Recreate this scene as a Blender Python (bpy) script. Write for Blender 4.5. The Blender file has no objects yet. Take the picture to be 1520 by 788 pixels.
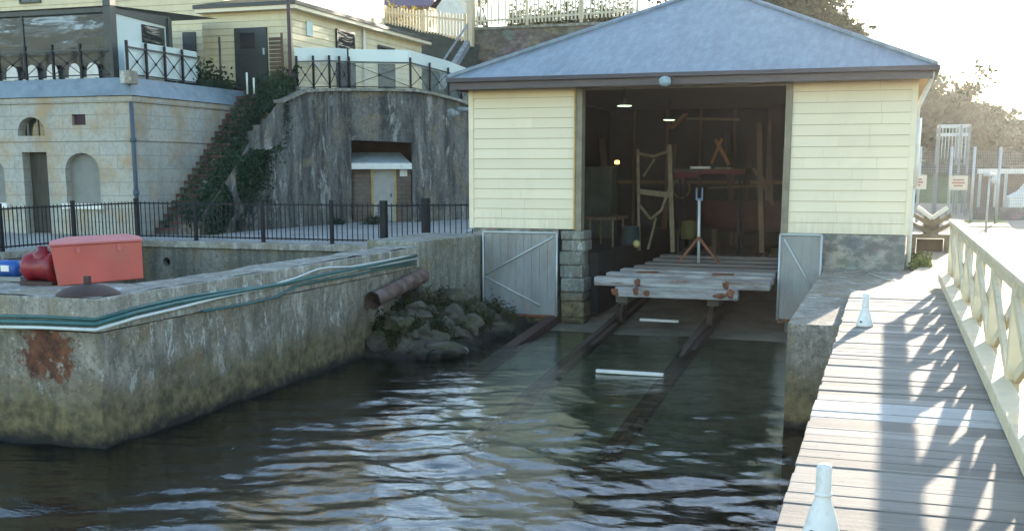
import bpy, bmesh, math, random
from mathutils import Vector, Matrix
random.seed(7)
R = math.radians
sc = bpy.context.scene
COL = sc.collection

# ------------------------------------------------------------------ survey of the photograph
# world: Y runs along the slipway into the shed, X along the shed front, z = 0 is the water
F, D, YH, ZC = 1650., 281., 253., 3.2
YC = YH + D
yaw = math.atan((1321 - 760) / math.hypot(F, D)); pit = math.atan(D / F)
FW = Vector((-math.sin(yaw) * math.cos(pit), math.cos(yaw) * math.cos(pit), -math.sin(pit)))
RT = Vector((math.cos(yaw), math.sin(yaw), 0))
UP = Vector((-math.sin(yaw) * math.sin(pit), math.cos(yaw) * math.sin(pit), math.cos(pit)))
EYE = Vector((0, 0, ZC))
def ray(x, y): return FW + RT * ((x - 760) / F) - UP * ((y - YC) / F)
def at_z(x, y, z): r = ray(x, y); return EYE + r * ((z - ZC) / r.z)
def at_y(x, y, Y): r = ray(x, y); return EYE + r * (Y / r.y)
def at_x(x, y, X): r = ray(x, y); return EYE + r * (X / r.x)

# ------------------------------------------------------------------ mesh helpers
class MB:
    def __init__(s): s.v = []; s.f = []; s.m = []; s.mi = 0; s.sm = []
    def add(s, vs, fs, smooth=False):
        n = len(s.v); s.v += [tuple(v) for v in vs]
        for f in fs: s.f.append([n + i for i in f]); s.m.append(s.mi); s.sm.append(smooth)
        return s
    def box(s, x0, x1, y0, y1, z0, z1):
        if x0 > x1: x0, x1 = x1, x0
        if y0 > y1: y0, y1 = y1, y0
        if z0 > z1: z0, z1 = z1, z0
        v = [(x0,y0,z0),(x1,y0,z0),(x1,y1,z0),(x0,y1,z0),(x0,y0,z1),(x1,y0,z1),(x1,y1,z1),(x0,y1,z1)]
        return s.add(v, [(0,3,2,1),(4,5,6,7),(0,1,5,4),(1,2,6,5),(2,3,7,6),(3,0,4,7)])
    def bar(s, a, b, w, h, up=(0,0,1)):
        a = Vector(a); b = Vector(b); d = (b - a).normalized(); up = Vector(up)
        if abs(d.dot(up)) > .98: up = Vector((0,1,0)) if abs(d.y) < .9 else Vector((1,0,0))
        r = d.cross(up).normalized() * (w/2); u = r.cross(d).normalized() * (h/2)
        v = [a-r-u, a+r-u, a+r+u, a-r+u, b-r-u, b+r-u, b+r+u, b-r+u]
        return s.add(v, [(0,3,2,1)[::-1],(4,5,6,7)[::-1],(0,1,5,4)[::-1],(1,2,6,5)[::-1],(2,3,7,6)[::-1],(3,0,4,7)[::-1]])
    def tube(s, pts, r, n=10, cap=True):
        pts = [Vector(p) for p in pts]; rings = []
        rs = r if isinstance(r, (list, tuple)) else [r] * len(pts)
        pu = None
        for i, p in enumerate(pts):
            d = (pts[min(i+1, len(pts)-1)] - pts[max(i-1, 0)]).normalized()
            if pu is None:
                pu = Vector((0,0,1)) if abs(d.z) < .9 else Vector((1,0,0))
            rr = d.cross(pu).normalized(); uu = rr.cross(d).normalized(); pu = uu
            rings.append([p + rr*math.cos(2*math.pi*k/n)*rs[i] + uu*math.sin(2*math.pi*k/n)*rs[i] for k in range(n)])
        base = len(s.v); s.v += [tuple(v) for ring in rings for v in ring]
        for i in range(len(pts)-1):
            for k in range(n):
                a = base+i*n+k; b = base+i*n+(k+1) % n
                s.f.append([a, b, b+n, a+n]); s.m.append(s.mi); s.sm.append(True)
        if cap:
            s.f.append([base+k for k in range(n)][::-1]); s.m.append(s.mi); s.sm.append(False)
            s.f.append([base+(len(pts)-1)*n+k for k in range(n)]); s.m.append(s.mi); s.sm.append(False)
        return s
    def lathe(s, c, prof, n=20, axis='z'):
        c = Vector(c); vs = []
        for r, h in prof:
            for k in range(n):
                a = 2*math.pi*k/n; p = Vector((r*math.cos(a), r*math.sin(a), h))
                if axis == 'x': p = Vector((p.z, p.x, p.y))
                if axis == 'y': p = Vector((p.y, p.z, p.x))
                vs.append(c + p)
        fs = []
        for i in range(len(prof)-1):
            for k in range(n):
                a = i*n+k; b = i*n+(k+1) % n; fs.append((a, b, b+n, a+n))
        s.add(vs, fs, True)
        s.add([vs[k] for k in range(n)], [tuple(range(n))[::-1]]); m = (len(prof)-1)*n
        s.add([vs[m+k] for k in range(n)], [tuple(range(n))])
        return s
    def prism(s, poly, z0, z1):           # poly in XY (ccw)
        n = len(poly); v = [(p[0], p[1], z0) for p in poly] + [(p[0], p[1], z1) for p in poly]
        return s.add(v, [tuple(range(n))[::-1], tuple(range(n, 2*n))] + [(i, (i+1) % n, n+(i+1) % n, n+i) for i in range(n)])
    def extr(s, poly3, d):                # any planar polygon of 3D points pushed along d
        n = len(poly3); d = Vector(d); v = [Vector(p) for p in poly3]; v = v + [p + d for p in v]
        return s.add(v, [tuple(range(n))[::-1], tuple(range(n, 2*n))] + [(i, (i+1) % n, n+(i+1) % n, n+i) for i in range(n)])
    def sheet(s, p00, p10, p11, p01, nu, nv, fn=None):
        p00, p10, p11, p01 = map(Vector, (p00, p10, p11, p01)); vs = []
        for j in range(nv+1):
            for i in range(nu+1):
                u = i/nu; v = j/nv
                p = (p00*(1-u)+p10*u)*(1-v)+(p01*(1-u)+p11*u)*v
                vs.append(fn(p) if fn else p)
        return s.add(vs, [(j*(nu+1)+i, j*(nu+1)+i+1, (j+1)*(nu+1)+i+1, (j+1)*(nu+1)+i) for j in range(nv) for i in range(nu)])
    def holes(s, o, xd, outer, hs, depth, nd):   # wall face with openings: 2D polygons in (along xd, z), pushed along nd
        cu = bpy.data.curves.new('tmp', 'CURVE'); cu.dimensions = '2D'; cu.fill_mode = 'BOTH'
        for poly in [outer] + hs:
            sp = cu.splines.new('POLY'); sp.points.add(len(poly)-1); sp.use_cyclic_u = True
            for i, (a, b) in enumerate(poly): sp.points[i].co = (a, b, 0, 1)
        cu.extrude = depth/2
        ob = bpy.data.objects.new('tmp', cu); COL.objects.link(ob)
        dg = bpy.context.evaluated_depsgraph_get(); dg.update()
        me = bpy.data.meshes.new_from_object(ob.evaluated_get(dg))
        o = Vector(o); xd = Vector(xd); nd = Vector(nd)
        vs = [o + xd*v.co.x + Vector((0,0,1))*v.co.y + nd*(v.co.z + depth/2) for v in me.vertices]
        s.add(vs, [tuple(p.vertices) for p in me.polygons])
        bpy.data.objects.remove(ob); bpy.data.curves.remove(cu); bpy.data.meshes.remove(me)
        return s
    def build(s, name, mat, parent=None, bevel=0, recalc=True):
        root = Vector((0,0,0)); p = parent
        while p is not None: root += Vector(p.location); p = p.parent
        if parent is None and s.v:
            xs = [v[0] for v in s.v]; ys = [v[1] for v in s.v]; zs = [v[2] for v in s.v]
            root = Vector(((min(xs)+max(xs))/2, (min(ys)+max(ys))/2, min(zs)))
        me = bpy.data.meshes.new(name)
        me.from_pydata([tuple(Vector(v) - root) for v in s.v], [], s.f)
        mats = mat if isinstance(mat, (list, tuple)) else [mat]
        for m in mats: me.materials.append(m)
        me.polygons.foreach_set('material_index', s.m); me.polygons.foreach_set('use_smooth', s.sm)
        me.update()
        if recalc:
            bm = bmesh.new(); bm.from_mesh(me); bmesh.ops.recalc_face_normals(bm, faces=bm.faces); bm.to_mesh(me); bm.free()
        o = bpy.data.objects.new(name, me); COL.objects.link(o)
        if parent is None: o.location = root
        else: o.parent = parent
        if bevel:
            b = o.modifiers.new('bevel', 'BEVEL'); b.width = bevel; b.segments = 2; b.limit_method = 'ANGLE'; b.angle_limit = R(40)
        return o

def blob(c, r, n=2, amp=.25, seed=1, sq=(1,1,1)):
    bm = bmesh.new(); bmesh.ops.create_icosphere(bm, subdivisions=n, radius=1)
    rr = random.Random(seed); ph = [rr.uniform(0,6) for _ in range(9)]
    vs = []
    for v in bm.verts:
        p = v.co; k = 1 + amp*(math.sin(p.x*2.3+ph[0])*math.sin(p.y*2.1+ph[1]) + .6*math.sin(p.z*4+ph[2]+p.x*3) + .35*math.sin(p.y*7+ph[3])*math.sin(p.x*6+ph[4]))
        vs.append(Vector((p.x*sq[0], p.y*sq[1], p.z*sq[2]))*r*k + Vector(c))
    fs = [tuple(v.index for v in f.verts) for f in bm.faces]; bm.free(); return vs, fs
def tag(o, label, cat, group=None, kind=None):
    o['label'] = label; o['category'] = cat
    if group: o['group'] = group
    if kind: o['kind'] = kind
    return o
def thing(name, label, cat, loc, group=None):
    o = bpy.data.objects.new(name, None); COL.objects.link(o); o.location = Vector(loc); o.empty_display_size = .2
    return tag(o, label, cat, group)
def struct(o, kind='structure', label=None, cat=None):
    o['kind'] = kind
    if label: o['label'] = label
    if cat: o['category'] = cat
    return o
def dup(root, loc, label, rotz=None):
    r = root.copy(); COL.objects.link(r); r.location = loc
    if rotz is not None: r.rotation_euler.z = rotz
    r['label'] = label
    for ch in list(root.children):
        c = ch.copy(); COL.objects.link(c); c.parent = r
        for g in list(ch.children):
            d = g.copy(); COL.objects.link(d); d.parent = c
    return r

# ------------------------------------------------------------------ material helpers
class NT:
    def __init__(s, name):
        s.m = bpy.data.materials.new(name); s.m.use_nodes = True; s.t = s.m.node_tree
        s.p = s.t.nodes['Principled BSDF']; s.out = s.t.nodes['Material Output']
    def n(s, typ, **kw):
        nd = s.t.nodes.new(typ)
        for k, v in kw.items(): setattr(nd, k, v)
        return nd
    def l(s, a, b): s.t.links.new(a, b)
    def pos(s, scale=(1,1,1), obj=False):
        g = s.n('ShaderNodeTexCoord').outputs['Object'] if obj else s.n('ShaderNodeNewGeometry').outputs['Position']
        mp = s.n('ShaderNodeMapping'); mp.inputs['Scale'].default_value = scale; s.l(g, mp.inputs['Vector']); return mp.outputs[0]
    def noise(s, vec, scale, detail=5, rough=.6, dist=0):
        nd = s.n('ShaderNodeTexNoise'); nd.inputs['Scale'].default_value = scale; nd.inputs['Detail'].default_value = detail
        nd.inputs['Roughness'].default_value = rough; nd.inputs['Distortion'].default_value = dist; s.l(vec, nd.inputs['Vector']); return nd.outputs['Fac']
    def ramp(s, fac, stops):
        nd = s.n('ShaderNodeValToRGB'); e = nd.color_ramp.elements
        while len(e) < len(stops): e.new(.5)
        for i, (p, c) in enumerate(stops):
            e[i].position = p; e[i].color = (c[0], c[1], c[2], 1) if isinstance(c, (tuple, list)) else (c, c, c, 1)
        s.l(fac, nd.inputs[0]); return nd.outputs[0]
    def mix(s, fac, a, b, mode='MIX'):
        nd = s.n('ShaderNodeMix', data_type='RGBA', blend_type=mode)
        for sock, v in ((nd.inputs[0], fac), (nd.inputs[6], a), (nd.inputs[7], b)):
            if isinstance(v, (int, float)): sock.default_value = v
            elif isinstance(v, (tuple, list)): sock.default_value = (v[0], v[1], v[2], 1)
            else: s.l(v, sock)
        return nd.outputs[2]
    def math(s, op, a, b=0., c=None):
        nd = s.n('ShaderNodeMath', operation=op)
        for i, v in enumerate((a, b, c)):
            if v is None: continue
            if isinstance(v, (int, float)): nd.inputs[i].default_value = v
            else: s.l(v, nd.inputs[i])
        return nd.outputs[0]
    def xyz(s):
        nd = s.n('ShaderNodeSeparateXYZ'); s.l(s.n('ShaderNodeNewGeometry').outputs['Position'], nd.inputs[0]); return nd.outputs
    def bump(s, h, strength, dist=.02):
        nd = s.n('ShaderNodeBump'); nd.inputs['Strength'].default_value = strength; nd.inputs['Distance'].default_value = dist
        s.l(h, nd.inputs['Height']); s.l(nd.outputs[0], s.p.inputs['Normal'])
    def col(s, c):
        if isinstance(c, (tuple, list)): s.p.inputs['Base Color'].default_value = (c[0], c[1], c[2], 1)
        else: s.l(c, s.p.inputs['Base Color'])
    def rough(s, r):
        if isinstance(r, (int, float)): s.p.inputs['Roughness'].default_value = r
        else: s.l(r, s.p.inputs['Roughness'])

def basic(name, c, var=.25, scale=3., rough=.7, metal=0., bump=.15, stretch=(1,1,1), dirt=None, dirt_amt=.5, dirt_scale=1.2, bscale=30, spec=.5):
    n = NT(name); v = n.pos(stretch)
    a = n.noise(v, scale, 6)
    lo = tuple(x*(1-var) for x in c); hi = tuple(min(1, x*(1+var)) for x in c)
    co = n.ramp(a, [(.3, lo), (.7, hi)])
    if dirt:
        d = n.noise(v, dirt_scale, 7, .7)
        co = n.mix(n.ramp(d, [(1-dirt_amt-.12, 0.), (1-dirt_amt+.12, 1.)]), co, dirt)
    n.col(co); n.rough(rough); n.p.inputs['Metallic'].default_value = metal; n.p.inputs['Specular IOR Level'].default_value = spec
    if bump: n.bump(n.noise(n.pos(stretch), bscale, 4), bump)
    return n.m

M = {}
def boardpaint(name, c, dirt, pitch, z0):
    n = NT(name); x = n.xyz(); k = n.math('FLOOR', n.math('DIVIDE', n.math('SUBTRACT', x[2], z0), pitch))
    cb = n.n('ShaderNodeCombineXYZ'); n.l(n.math('FLOOR', n.math('MULTIPLY', n.math('ADD', x[0], n.math('MULTIPLY', k, 1.37)), .3)), cb.inputs[0]); n.l(k, cb.inputs[1])
    wn = n.n('ShaderNodeTexWhiteNoise', noise_dimensions='2D'); n.l(cb.outputs[0], wn.inputs['Vector'])
    co = n.ramp(wn.outputs['Value'], [(0., tuple(q*.93 for q in c)), (1., tuple(min(.85,q*1.04) for q in c))])
    v = n.pos((1,1,.5)); d = n.noise(v, 1.1, 7, .7); co = n.mix(n.ramp(d, [(.52,0.),(.76,.6)]), co, dirt)
    g = n.noise(n.pos((7,7,.6)), 1.4, 5, .7); zz = n.math('ADD', n.math('MULTIPLY', n.math('SUBTRACT', x[2], z0), .8), g)
    co = n.mix(n.ramp(zz, [(.35,.55),(.75,0.)]), co, tuple(q*.62 for q in c))
    fl = n.noise(n.pos((3,3,9)), 7, 4, .7); co = n.mix(n.ramp(fl, [(.70,0.),(.74,.5)]), co, (.42,.38,.31))
    n.col(co); n.rough(.55); n.bump(n.noise(n.pos((2,2,12)), 6, 4), .08); return n.m
M['cream'] = boardpaint('cream_paint', (.775,.685,.50), (.67,.59,.43), .205, 2.0)
M['yellow'] = basic('yellow_paint', (.64,.555,.355), .08, 2., .6, bump=.06, dirt=(.48,.42,.28), dirt_amt=.36, stretch=(1,1,.5))
M['yellow_worn'] = basic('ochre_painted_timber', (.45,.30,.10), .25, 4., .65, bump=.15)
M['fascia'] = basic('brown_fascia_paint', (.062,.05,.056), .15, 3., .5)
M['frame'] = basic('khaki_frame_paint', (.20,.18,.13), .25, 4., .6)
M['dark_frame'] = basic('dark_green_paint', (.022,.034,.034), .25, 4., .45)
M['black_metal'] = basic('black_fence_metal', (.007,.010,.015), .3, 8., .55, bump=.05, spec=.25)
M['white'] = basic('white_paint', (.74,.73,.68), .07, 5., .55, bump=.1, dirt=(.45,.42,.34), dirt_amt=.33, dirt_scale=4.)
M['cream_rail'] = basic('cream_railing_paint', (.70,.59,.40), .08, 5., .6, bump=.1, dirt=(.40,.33,.22), dirt_amt=.33, dirt_scale=4.)
M['pale_post'] = basic('white_plastic', (.76,.765,.74), .07, 6., .5, bump=.08, dirt=(.48,.47,.42), dirt_amt=.36, dirt_scale=14.)
M['galv'] = basic('galvanised_sheet', (.26,.275,.275), .2, 2.2, .5, metal=.2, bump=.12, dirt=(.19,.175,.155), dirt_amt=.44, dirt_scale=1.7, stretch=(1,1,.35))
M['galv_frame'] = basic('galvanised_tube', (.47,.51,.52), .1, 8., .45, metal=.2, bump=.04)
M['rail_rust'] = basic('dark_rail_rust', (.045,.03,.022), .4, 6., .8, bump=.3)
M['rust'] = basic('rust', (.16,.06,.03), .5, 9., .85, bump=.4)
M['rusty_pipe'] = basic('rusty_pipe', (.12,.07,.055), .4, 7., .8, bump=.4, dirt=(.24,.20,.185), dirt_amt=.4, dirt_scale=5)
M['red'] = basic('faded_red_paint', (.50,.095,.075), .1, 3., .5, bump=.04, dirt=(.42,.12,.09), dirt_amt=.4, dirt_scale=2)
M['red_lid'] = basic('faded_red_lid', (.50,.13,.12), .1, 3., .5, bump=.04)
M['dark_red'] = basic('dark_red_paint', (.22,.010,.018), .3, 8., .4, bump=.15, dirt=(.06,.012,.015), dirt_amt=.35, dirt_scale=6)
M['blue'] = basic('blue_paint', (.02,.09,.34), .2, 8., .4)
M['brown_iron'] = basic('brown_iron', (.05,.025,.022), .3, 8., .7, bump=.25)
M['teal'] = basic('teal_pipe', (.035,.12,.12), .25, 6., .45, bump=.05)
M['pvc'] = basic('white_conduit', (.62,.68,.68), .1, 6., .4, bump=.03)
M['timber'] = basic('brown_timber', (.10,.062,.036), .35, 6., .75, bump=.3, stretch=(1,1,.3))
M['timber_pale'] = basic('pale_timber', (.20,.16,.10), .3, 6., .75, bump=.3)
M['timber_orange'] = basic('orange_timber', (.30,.13,.04), .25, 6., .65, bump=.2)
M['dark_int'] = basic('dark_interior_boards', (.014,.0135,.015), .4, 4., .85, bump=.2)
M['int_clutter'] = basic('dark_green_steel', (.05,.07,.055), .4, 4., .6)
M['lead'] = basic('blue_grey_flashing', (.19,.245,.285), .15, 3., .5, bump=.1, dirt=(.12,.155,.185), dirt_amt=.4, dirt_scale=2.)
M['purple_roof'] = basic('purple_roof_sheet', (.13,.075,.11), .12, 3., .55)
M['path'] = basic('pale_paving', (.33,.33,.31), .15, 2., .8, bump=.2, dirt=(.2,.2,.18), dirt_amt=.42)
M['gravel'] = basic('dry_path', (.36,.30,.23), .2, 2., .9, bump=.2)
M['grass'] = basic('short_grass', (.10,.14,.03), .4, 5., .9, bump=.5)
M['earth'] = basic('bank_soil', (.03,.042,.03), .4, 3., .95, bump=.5)
M['grey_metal'] = basic('grey_painted_steel', (.22,.24,.25), .15, 5., .5, metal=.2)
M['brown_wall'] = basic('brown_wall', (.17,.115,.085), .25, 3., .8)
M['sign'] = basic('cream_sign_board', (.68,.60,.48), .06, 8., .6)
M['sign_ink'] = basic('faded_red_lettering', (.40,.16,.12), .1, 8., .7)
M['curtain'] = basic('pale_blind', (.55,.60,.63), .12, 3., .7, stretch=(6,6,1))
M['board'] = basic('grey_board', (.20,.205,.19), .1, 3., .75)
M['old_door'] = basic('old_brown_door', (.045,.042,.03), .4, 5., .7, stretch=(3,3,.4))
M['pale_door'] = basic('pale_grey_door', (.36,.36,.33), .12, 4., .7)
M['roof_white'] = basic('pale_blue_roof_sheet', (.46,.53,.56), .12, 4., .55, dirt=(.2,.27,.24), dirt_amt=.4)

def lamp_mat(name, c, s):
    n = NT(name); n.col(c); n.p.inputs['Emission Color'].default_value = (*c, 1); n.p.inputs['Emission Strength'].default_value = s; return n.m
M['lamp'] = lamp_mat('lit_lamp', (.75, 1., .6), 1.3)
M['amber'] = lamp_mat('amber_lamp', (1., .6, .12), 1.2)

def roof_mat():
    n = NT('blue_grey_corrugated_roof'); v = n.pos()
    a = n.noise(v, .9, 6, .65); b = n.noise(n.pos((2.2,.5,1)), 3.5, 4)
    co = n.mix(n.ramp(b, [(.4,0.),(.7,.6)]), n.ramp(a, [(.3,(.135,.175,.21)),(.7,(.19,.235,.27))]), (.27,.325,.37))
    n.col(co); n.rough(.42); n.p.inputs['Metallic'].default_value = .15
    x = n.xyz()
    w = n.math('SINE', n.math('MULTIPLY', x[0], 2*math.pi/.09))
    h = n.math('ADD', n.math('MULTIPLY', w, .35), n.math('MULTIPLY', n.noise(n.pos((1,.6,1)), 4.5, 4), 5.))
    n.bump(h, .3, .012); return n.m
M['roof'] = roof_mat()

def concrete(name, base, dark, ochre=None, streak=1., scale=1., zdark=None, rough=.85, rust=None, white=None, sz=.16):
    n = NT(name); v = n.pos(); vs = n.pos((1.6,1.6,sz))
    a = n.noise(v, 2.2*scale, 8, .68)
    co = n.ramp(a, [(.3, tuple(x*.62 for x in base)), (.5, base), (.72, tuple(min(1,x*1.35) for x in base))])
    st = n.noise(vs, 1.7*scale, 6, .7)
    co = n.mix(n.ramp(st, [(.42, 0.), (.60, streak)]), co, dark)
    if ochre:
        oc = n.noise(v, 1.05*scale, 5, .6, .6); co = n.mix(n.ramp(oc, [(.54,0.),(.68,.85)]), co, ochre)
    if white:
        wh = n.noise(n.pos((1.3,1.3,.5)), 1.9*scale, 7, .72, .3); co = n.mix(n.ramp(wh, [(.56,0.),(.63,.85)]), co, white)
    sp = n.noise(v, 13*scale, 6, .8); co = n.mix(n.ramp(sp, [(.40,.75),(.5,0.)]), co, tuple(x*.38 for x in base)); co = n.mix(n.ramp(n.noise(v, 9*scale, 7, .8), [(.56,0.),(.66,.7)]), co, tuple(min(.7,x*1.7) for x in base))
    z = n.xyz()[2]
    if rust:
        nd = n.n('ShaderNodeVectorMath', operation='DISTANCE'); n.l(n.n('ShaderNodeNewGeometry').outputs['Position'], nd.inputs[0]); nd.inputs[1].default_value = rust
        rr = n.math('ADD', nd.outputs['Value'], n.math('MULTIPLY', n.math('SUBTRACT', n.noise(v, 4.5, 6, .75), .5), 1.5))
        co = n.mix(n.ramp(rr, [(.30,1.),(.42,0.)]), co, n.ramp(n.noise(v, 6, 5, .7), [(.35,(.055,.022,.014)),(.65,(.20,.075,.035))]))
    if zdark:
        zz = n.math('ADD', z, n.math('MULTIPLY', n.math('SUBTRACT', n.noise(v, 2.4, 6, .7), .5), .75))
        co = n.mix(n.ramp(zz, [(0.,1.),(.42,.9),(.85,0.)]), co, n.ramp(n.noise(v, 7, 5), [(.35,(.055,.046,.02)),(.65,(.20,.155,.07))]))
        zz2 = n.math('ADD', z, n.math('MULTIPLY', n.math('SUBTRACT', n.noise(v, 5, 5), .5), .35))
        co = n.mix(n.ramp(zz2, [(.04,1.),(.2,0.)]), co, (.012,.012,.009))
    n.col(co); n.rough(rough)
    h = n.math('ADD', n.noise(v, 6*scale, 8, .7), n.math('MULTIPLY', n.noise(v, 40, 3), .3))
    n.bump(h, .55, .05); return n.m
M['seawall'] = concrete('stained_seawall', (.29,.265,.215), (.095,.085,.06), (.22,.16,.085), .75, 1.3, True, rust=(-9.25,10.4,1.12), white=(.56,.555,.51), sz=.5)
M['wing'] = concrete('stained_concrete_wing', (.30,.285,.24), (.12,.105,.075), (.26,.19,.10), .7, 1.1, True, white=(.5,.5,.46))
M['coping'] = concrete('pale_coping', (.37,.355,.31), (.17,.155,.12), (.27,.23,.15), .8, 1.2, white=(.55,.57,.56))
M['abut'] = concrete('grey_abutment', (.29,.29,.25), (.11,.11,.085), (.21,.18,.10), .8, 1.2, True)
M['slab'] = concrete('grey_apron_concrete', (.25,.25,.23), (.15,.145,.12), (.30,.24,.15), .6, .8)
M['cliff'] = concrete('streaked_retaining_wall', (.155,.16,.15), (.026,.031,.031), (.23,.18,.11), .95, .9, white=(.33,.335,.32), sz=.26)
M['ledge'] = concrete('pale_rock_ledge', (.32,.37,.39), (.10,.12,.12), None, .7, 2.)
def plinth_mat():
    n = NT('mottled_stone_plinth'); v = n.pos((1,1,1.3)); vo = n.n('ShaderNodeTexVoronoi'); vo.inputs['Scale'].default_value = 3.2; n.l(v, vo.inputs['Vector']); vo.inputs['Randomness'].default_value = .9
    co = n.mix(.72, vo.outputs['Color'], (.5,.5,.5)); co = n.mix(1., co, (.46,.47,.44), 'MULTIPLY')
    co = n.mix(n.ramp(vo.outputs['Distance'], [(.30,0.),(.62,.7)]), co, (.34,.33,.29))
    co = n.mix(n.ramp(n.noise(v, 2.6, 7, .75), [(.45,.85),(.58,0.)]), co, (.10,.115,.105)); co = n.mix(n.ramp(n.noise(v, 1.3, 4), [(.58,0.),(.7,.6)]), co, (.30,.2,.17))
    n.col(co); n.rough(.9); n.bump(vo.outputs['Distance'], -.5, .04); return n.m
M['plinth'] = plinth_mat()
M['pillar'] = concrete('patched_stone_pillar', (.24,.25,.22), (.09,.10,.07), (.17,.07,.045), .7, 2., True, white=(.4,.42,.4))
M['dockwall'] = concrete('dock_wall', (.21,.20,.165), (.07,.075,.06), (.21,.15,.075), .8, 1.2)
def rubble_wall():
    n = NT('upper_rubble_stone'); v = n.pos((1,1,1.6)); vo = n.n('ShaderNodeTexVoronoi'); vo.inputs['Scale'].default_value = 1.25; n.l(v, vo.inputs['Vector'])
    co = n.mix(.75, vo.outputs['Color'], (.5,.5,.5)); co = n.mix(1., co, (.36,.34,.29), 'MULTIPLY')
    co = n.mix(n.ramp(n.noise(v, 2.2, 6, .7), [(.42,.85),(.58,0.)]), co, (.07,.065,.055)); n.col(co); n.rough(.9); n.bump(vo.outputs['Distance'], .5, .05); return n.m
M['stonewall'] = rubble_wall()

def ashlar():
    n = NT('sandstone_ashlar'); v = n.pos(); x = n.xyz()
    cb = n.n('ShaderNodeCombineXYZ'); n.l(n.math('ADD', x[0], x[1]), cb.inputs[0]); n.l(x[2], cb.inputs[1])
    br = n.n('ShaderNodeTexBrick'); n.l(cb.outputs[0], br.inputs['Vector'])
    br.inputs['Scale'].default_value = 1; br.inputs['Brick Width'].default_value = 1.15; br.inputs['Row Height'].default_value = .36
    br.inputs['Mortar Size'].default_value = .011; br.inputs['Mortar Smooth'].default_value = .3; br.inputs['Bias'].default_value = -.2
    br.inputs['Color1'].default_value = (.385,.385,.345,1); br.inputs['Color2'].default_value = (.425,.40,.335,1); br.inputs['Mortar'].default_value = (.26,.255,.225,1)
    co = br.outputs['Color']
    co = n.mix(n.ramp(n.noise(v, 1.1, 5, .6), [(.48,0.),(.66,.85)]), co, (.37,.26,.14))
    co = n.mix(n.ramp(n.noise(n.pos((1,1,.3)), 1.6, 6, .7), [(.5,0.),(.75,.7)]), co, (.20,.225,.215))
    co = n.mix(n.ramp(n.noise(v, 8, 7, .75), [(.38,.55),(.52,0.)]), co, (.24,.23,.2))
    n.col(co); n.rough(.85); n.bump(n.math('ADD', n.math('MULTIPLY', br.outputs['Fac'], -1.), n.math('MULTIPLY', n.noise(v, 9, 6), .6)), .35, .03); return n.m
M['ashlar'] = ashlar()
def brick():
    n = NT('brown_brick'); v = n.pos(); x = n.xyz()
    cb = n.n('ShaderNodeCombineXYZ'); n.l(n.math('ADD', x[0], n.math('MULTIPLY', x[1], .4)), cb.inputs[0]); n.l(x[2], cb.inputs[1])
    br = n.n('ShaderNodeTexBrick'); n.l(cb.outputs[0], br.inputs['Vector']); br.inputs['Scale'].default_value = 1
    br.inputs['Brick Width'].default_value = .38; br.inputs['Row Height'].default_value = .14; br.inputs['Mortar Size'].default_value = .012
    br.inputs['Color1'].default_value = (.12,.095,.075,1); br.inputs['Color2'].default_value = (.16,.115,.09,1); br.inputs['Mortar'].default_value = (.07,.065,.055,1)
    n.col(n.mix(n.ramp(n.noise(v, 2, 5), [(.45,0.),(.7,.6)]), br.outputs['Color'], (.19,.18,.15))); n.rough(.9); n.bump(br.outputs['Fac'], -.3, .02); return n.m
M['brick'] = brick()

def planks(name, c, pitch, axis, var=.45, y0=0.):
    n = NT(name); x = n.xyz(); k = n.math('FLOOR', n.math('DIVIDE', n.math('ADD', x[axis], y0), pitch))
    wn = n.n('ShaderNodeTexWhiteNoise', noise_dimensions='1D'); n.l(k, wn.inputs['W'])
    tone = n.ramp(wn.outputs['Value'], [(0., tuple(q*(1-var) for q in c)), (.75, c), (.93, tuple(q*(1+var*.35) for q in c)), (1., tuple(min(.8,q*(1+var)) for q in c))])
    st = (1,1,1)
    vec = n.n('ShaderNodeCombineXYZ')
    n.l(n.math('MULTIPLY', x[0], .35 if axis == 1 else 7.), vec.inputs[0]); n.l(n.math('MULTIPLY', x[1], 7. if axis == 1 else .35), vec.inputs[1]); n.l(n.math('MULTIPLY', k, 3.7), vec.inputs[2])
    g = n.noise(vec.outputs[0], 5, 7, .75)
    co = n.mix(n.ramp(g, [(.35, .62), (.62, 0.)]), tone, tuple(q*.38 for q in c))
    kn = n.noise(n.pos(), 16, 3, .5); co = n.mix(n.ramp(kn, [(.67,0.),(.74,.65)]), co, tuple(q*.3 for q in c))
    n.col(co); n.rough(.8); n.bump(g, .5, .012); return n.m
M['deck'] = planks('weathered_grey_planks', (.36,.328,.288), .205, 1)
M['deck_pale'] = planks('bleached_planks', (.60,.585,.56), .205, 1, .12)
M['wharf'] = planks('brown_wharf_planks', (.34,.26,.185), .22, 0)
M['sleeper'] = basic('weathered_grey_timber', (.33,.325,.31), .3, 3., .85, bump=.5, stretch=(.5,3,3), dirt=(.13,.075,.05), dirt_amt=.43, dirt_scale=2.6)
M['sleeper_dark'] = basic('damp_brown_timber', (.12,.105,.09), .3, 3., .8, bump=.4, stretch=(.35,3,3))

def leafmat(name, a, b, tr=.25):
    n = NT(name); g = n.n('ShaderNodeNewGeometry')
    r = n.ramp(g.outputs['Random Per Island'], [(0., a), (1., b)])
    big = n.noise(n.pos(), .55, 2); r = n.mix(n.ramp(big, [(.4,.55),(.62,0.)]), r, tuple(q*.55 for q in a))
    n.col(r); n.rough(.6); n.p.inputs['Specular IOR Level'].default_value = .3
    t = n.n('ShaderNodeBsdfTranslucent'); n.l(r, t.inputs['Color']); mx = n.n('ShaderNodeMixShader'); mx.inputs[0].default_value = tr
    n.l(n.p.outputs[0], mx.inputs[1]); n.l(t.outputs[0], mx.inputs[2]); n.l(mx.outputs[0], n.out.inputs['Surface']); return n.m
M['leaf'] = leafmat('dark_leaves', (.022,.034,.012), (.085,.10,.035), .3)
M['leaf_hill'] = leafmat('olive_leaves', (.014,.036,.010), (.042,.085,.026), .06)
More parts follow.
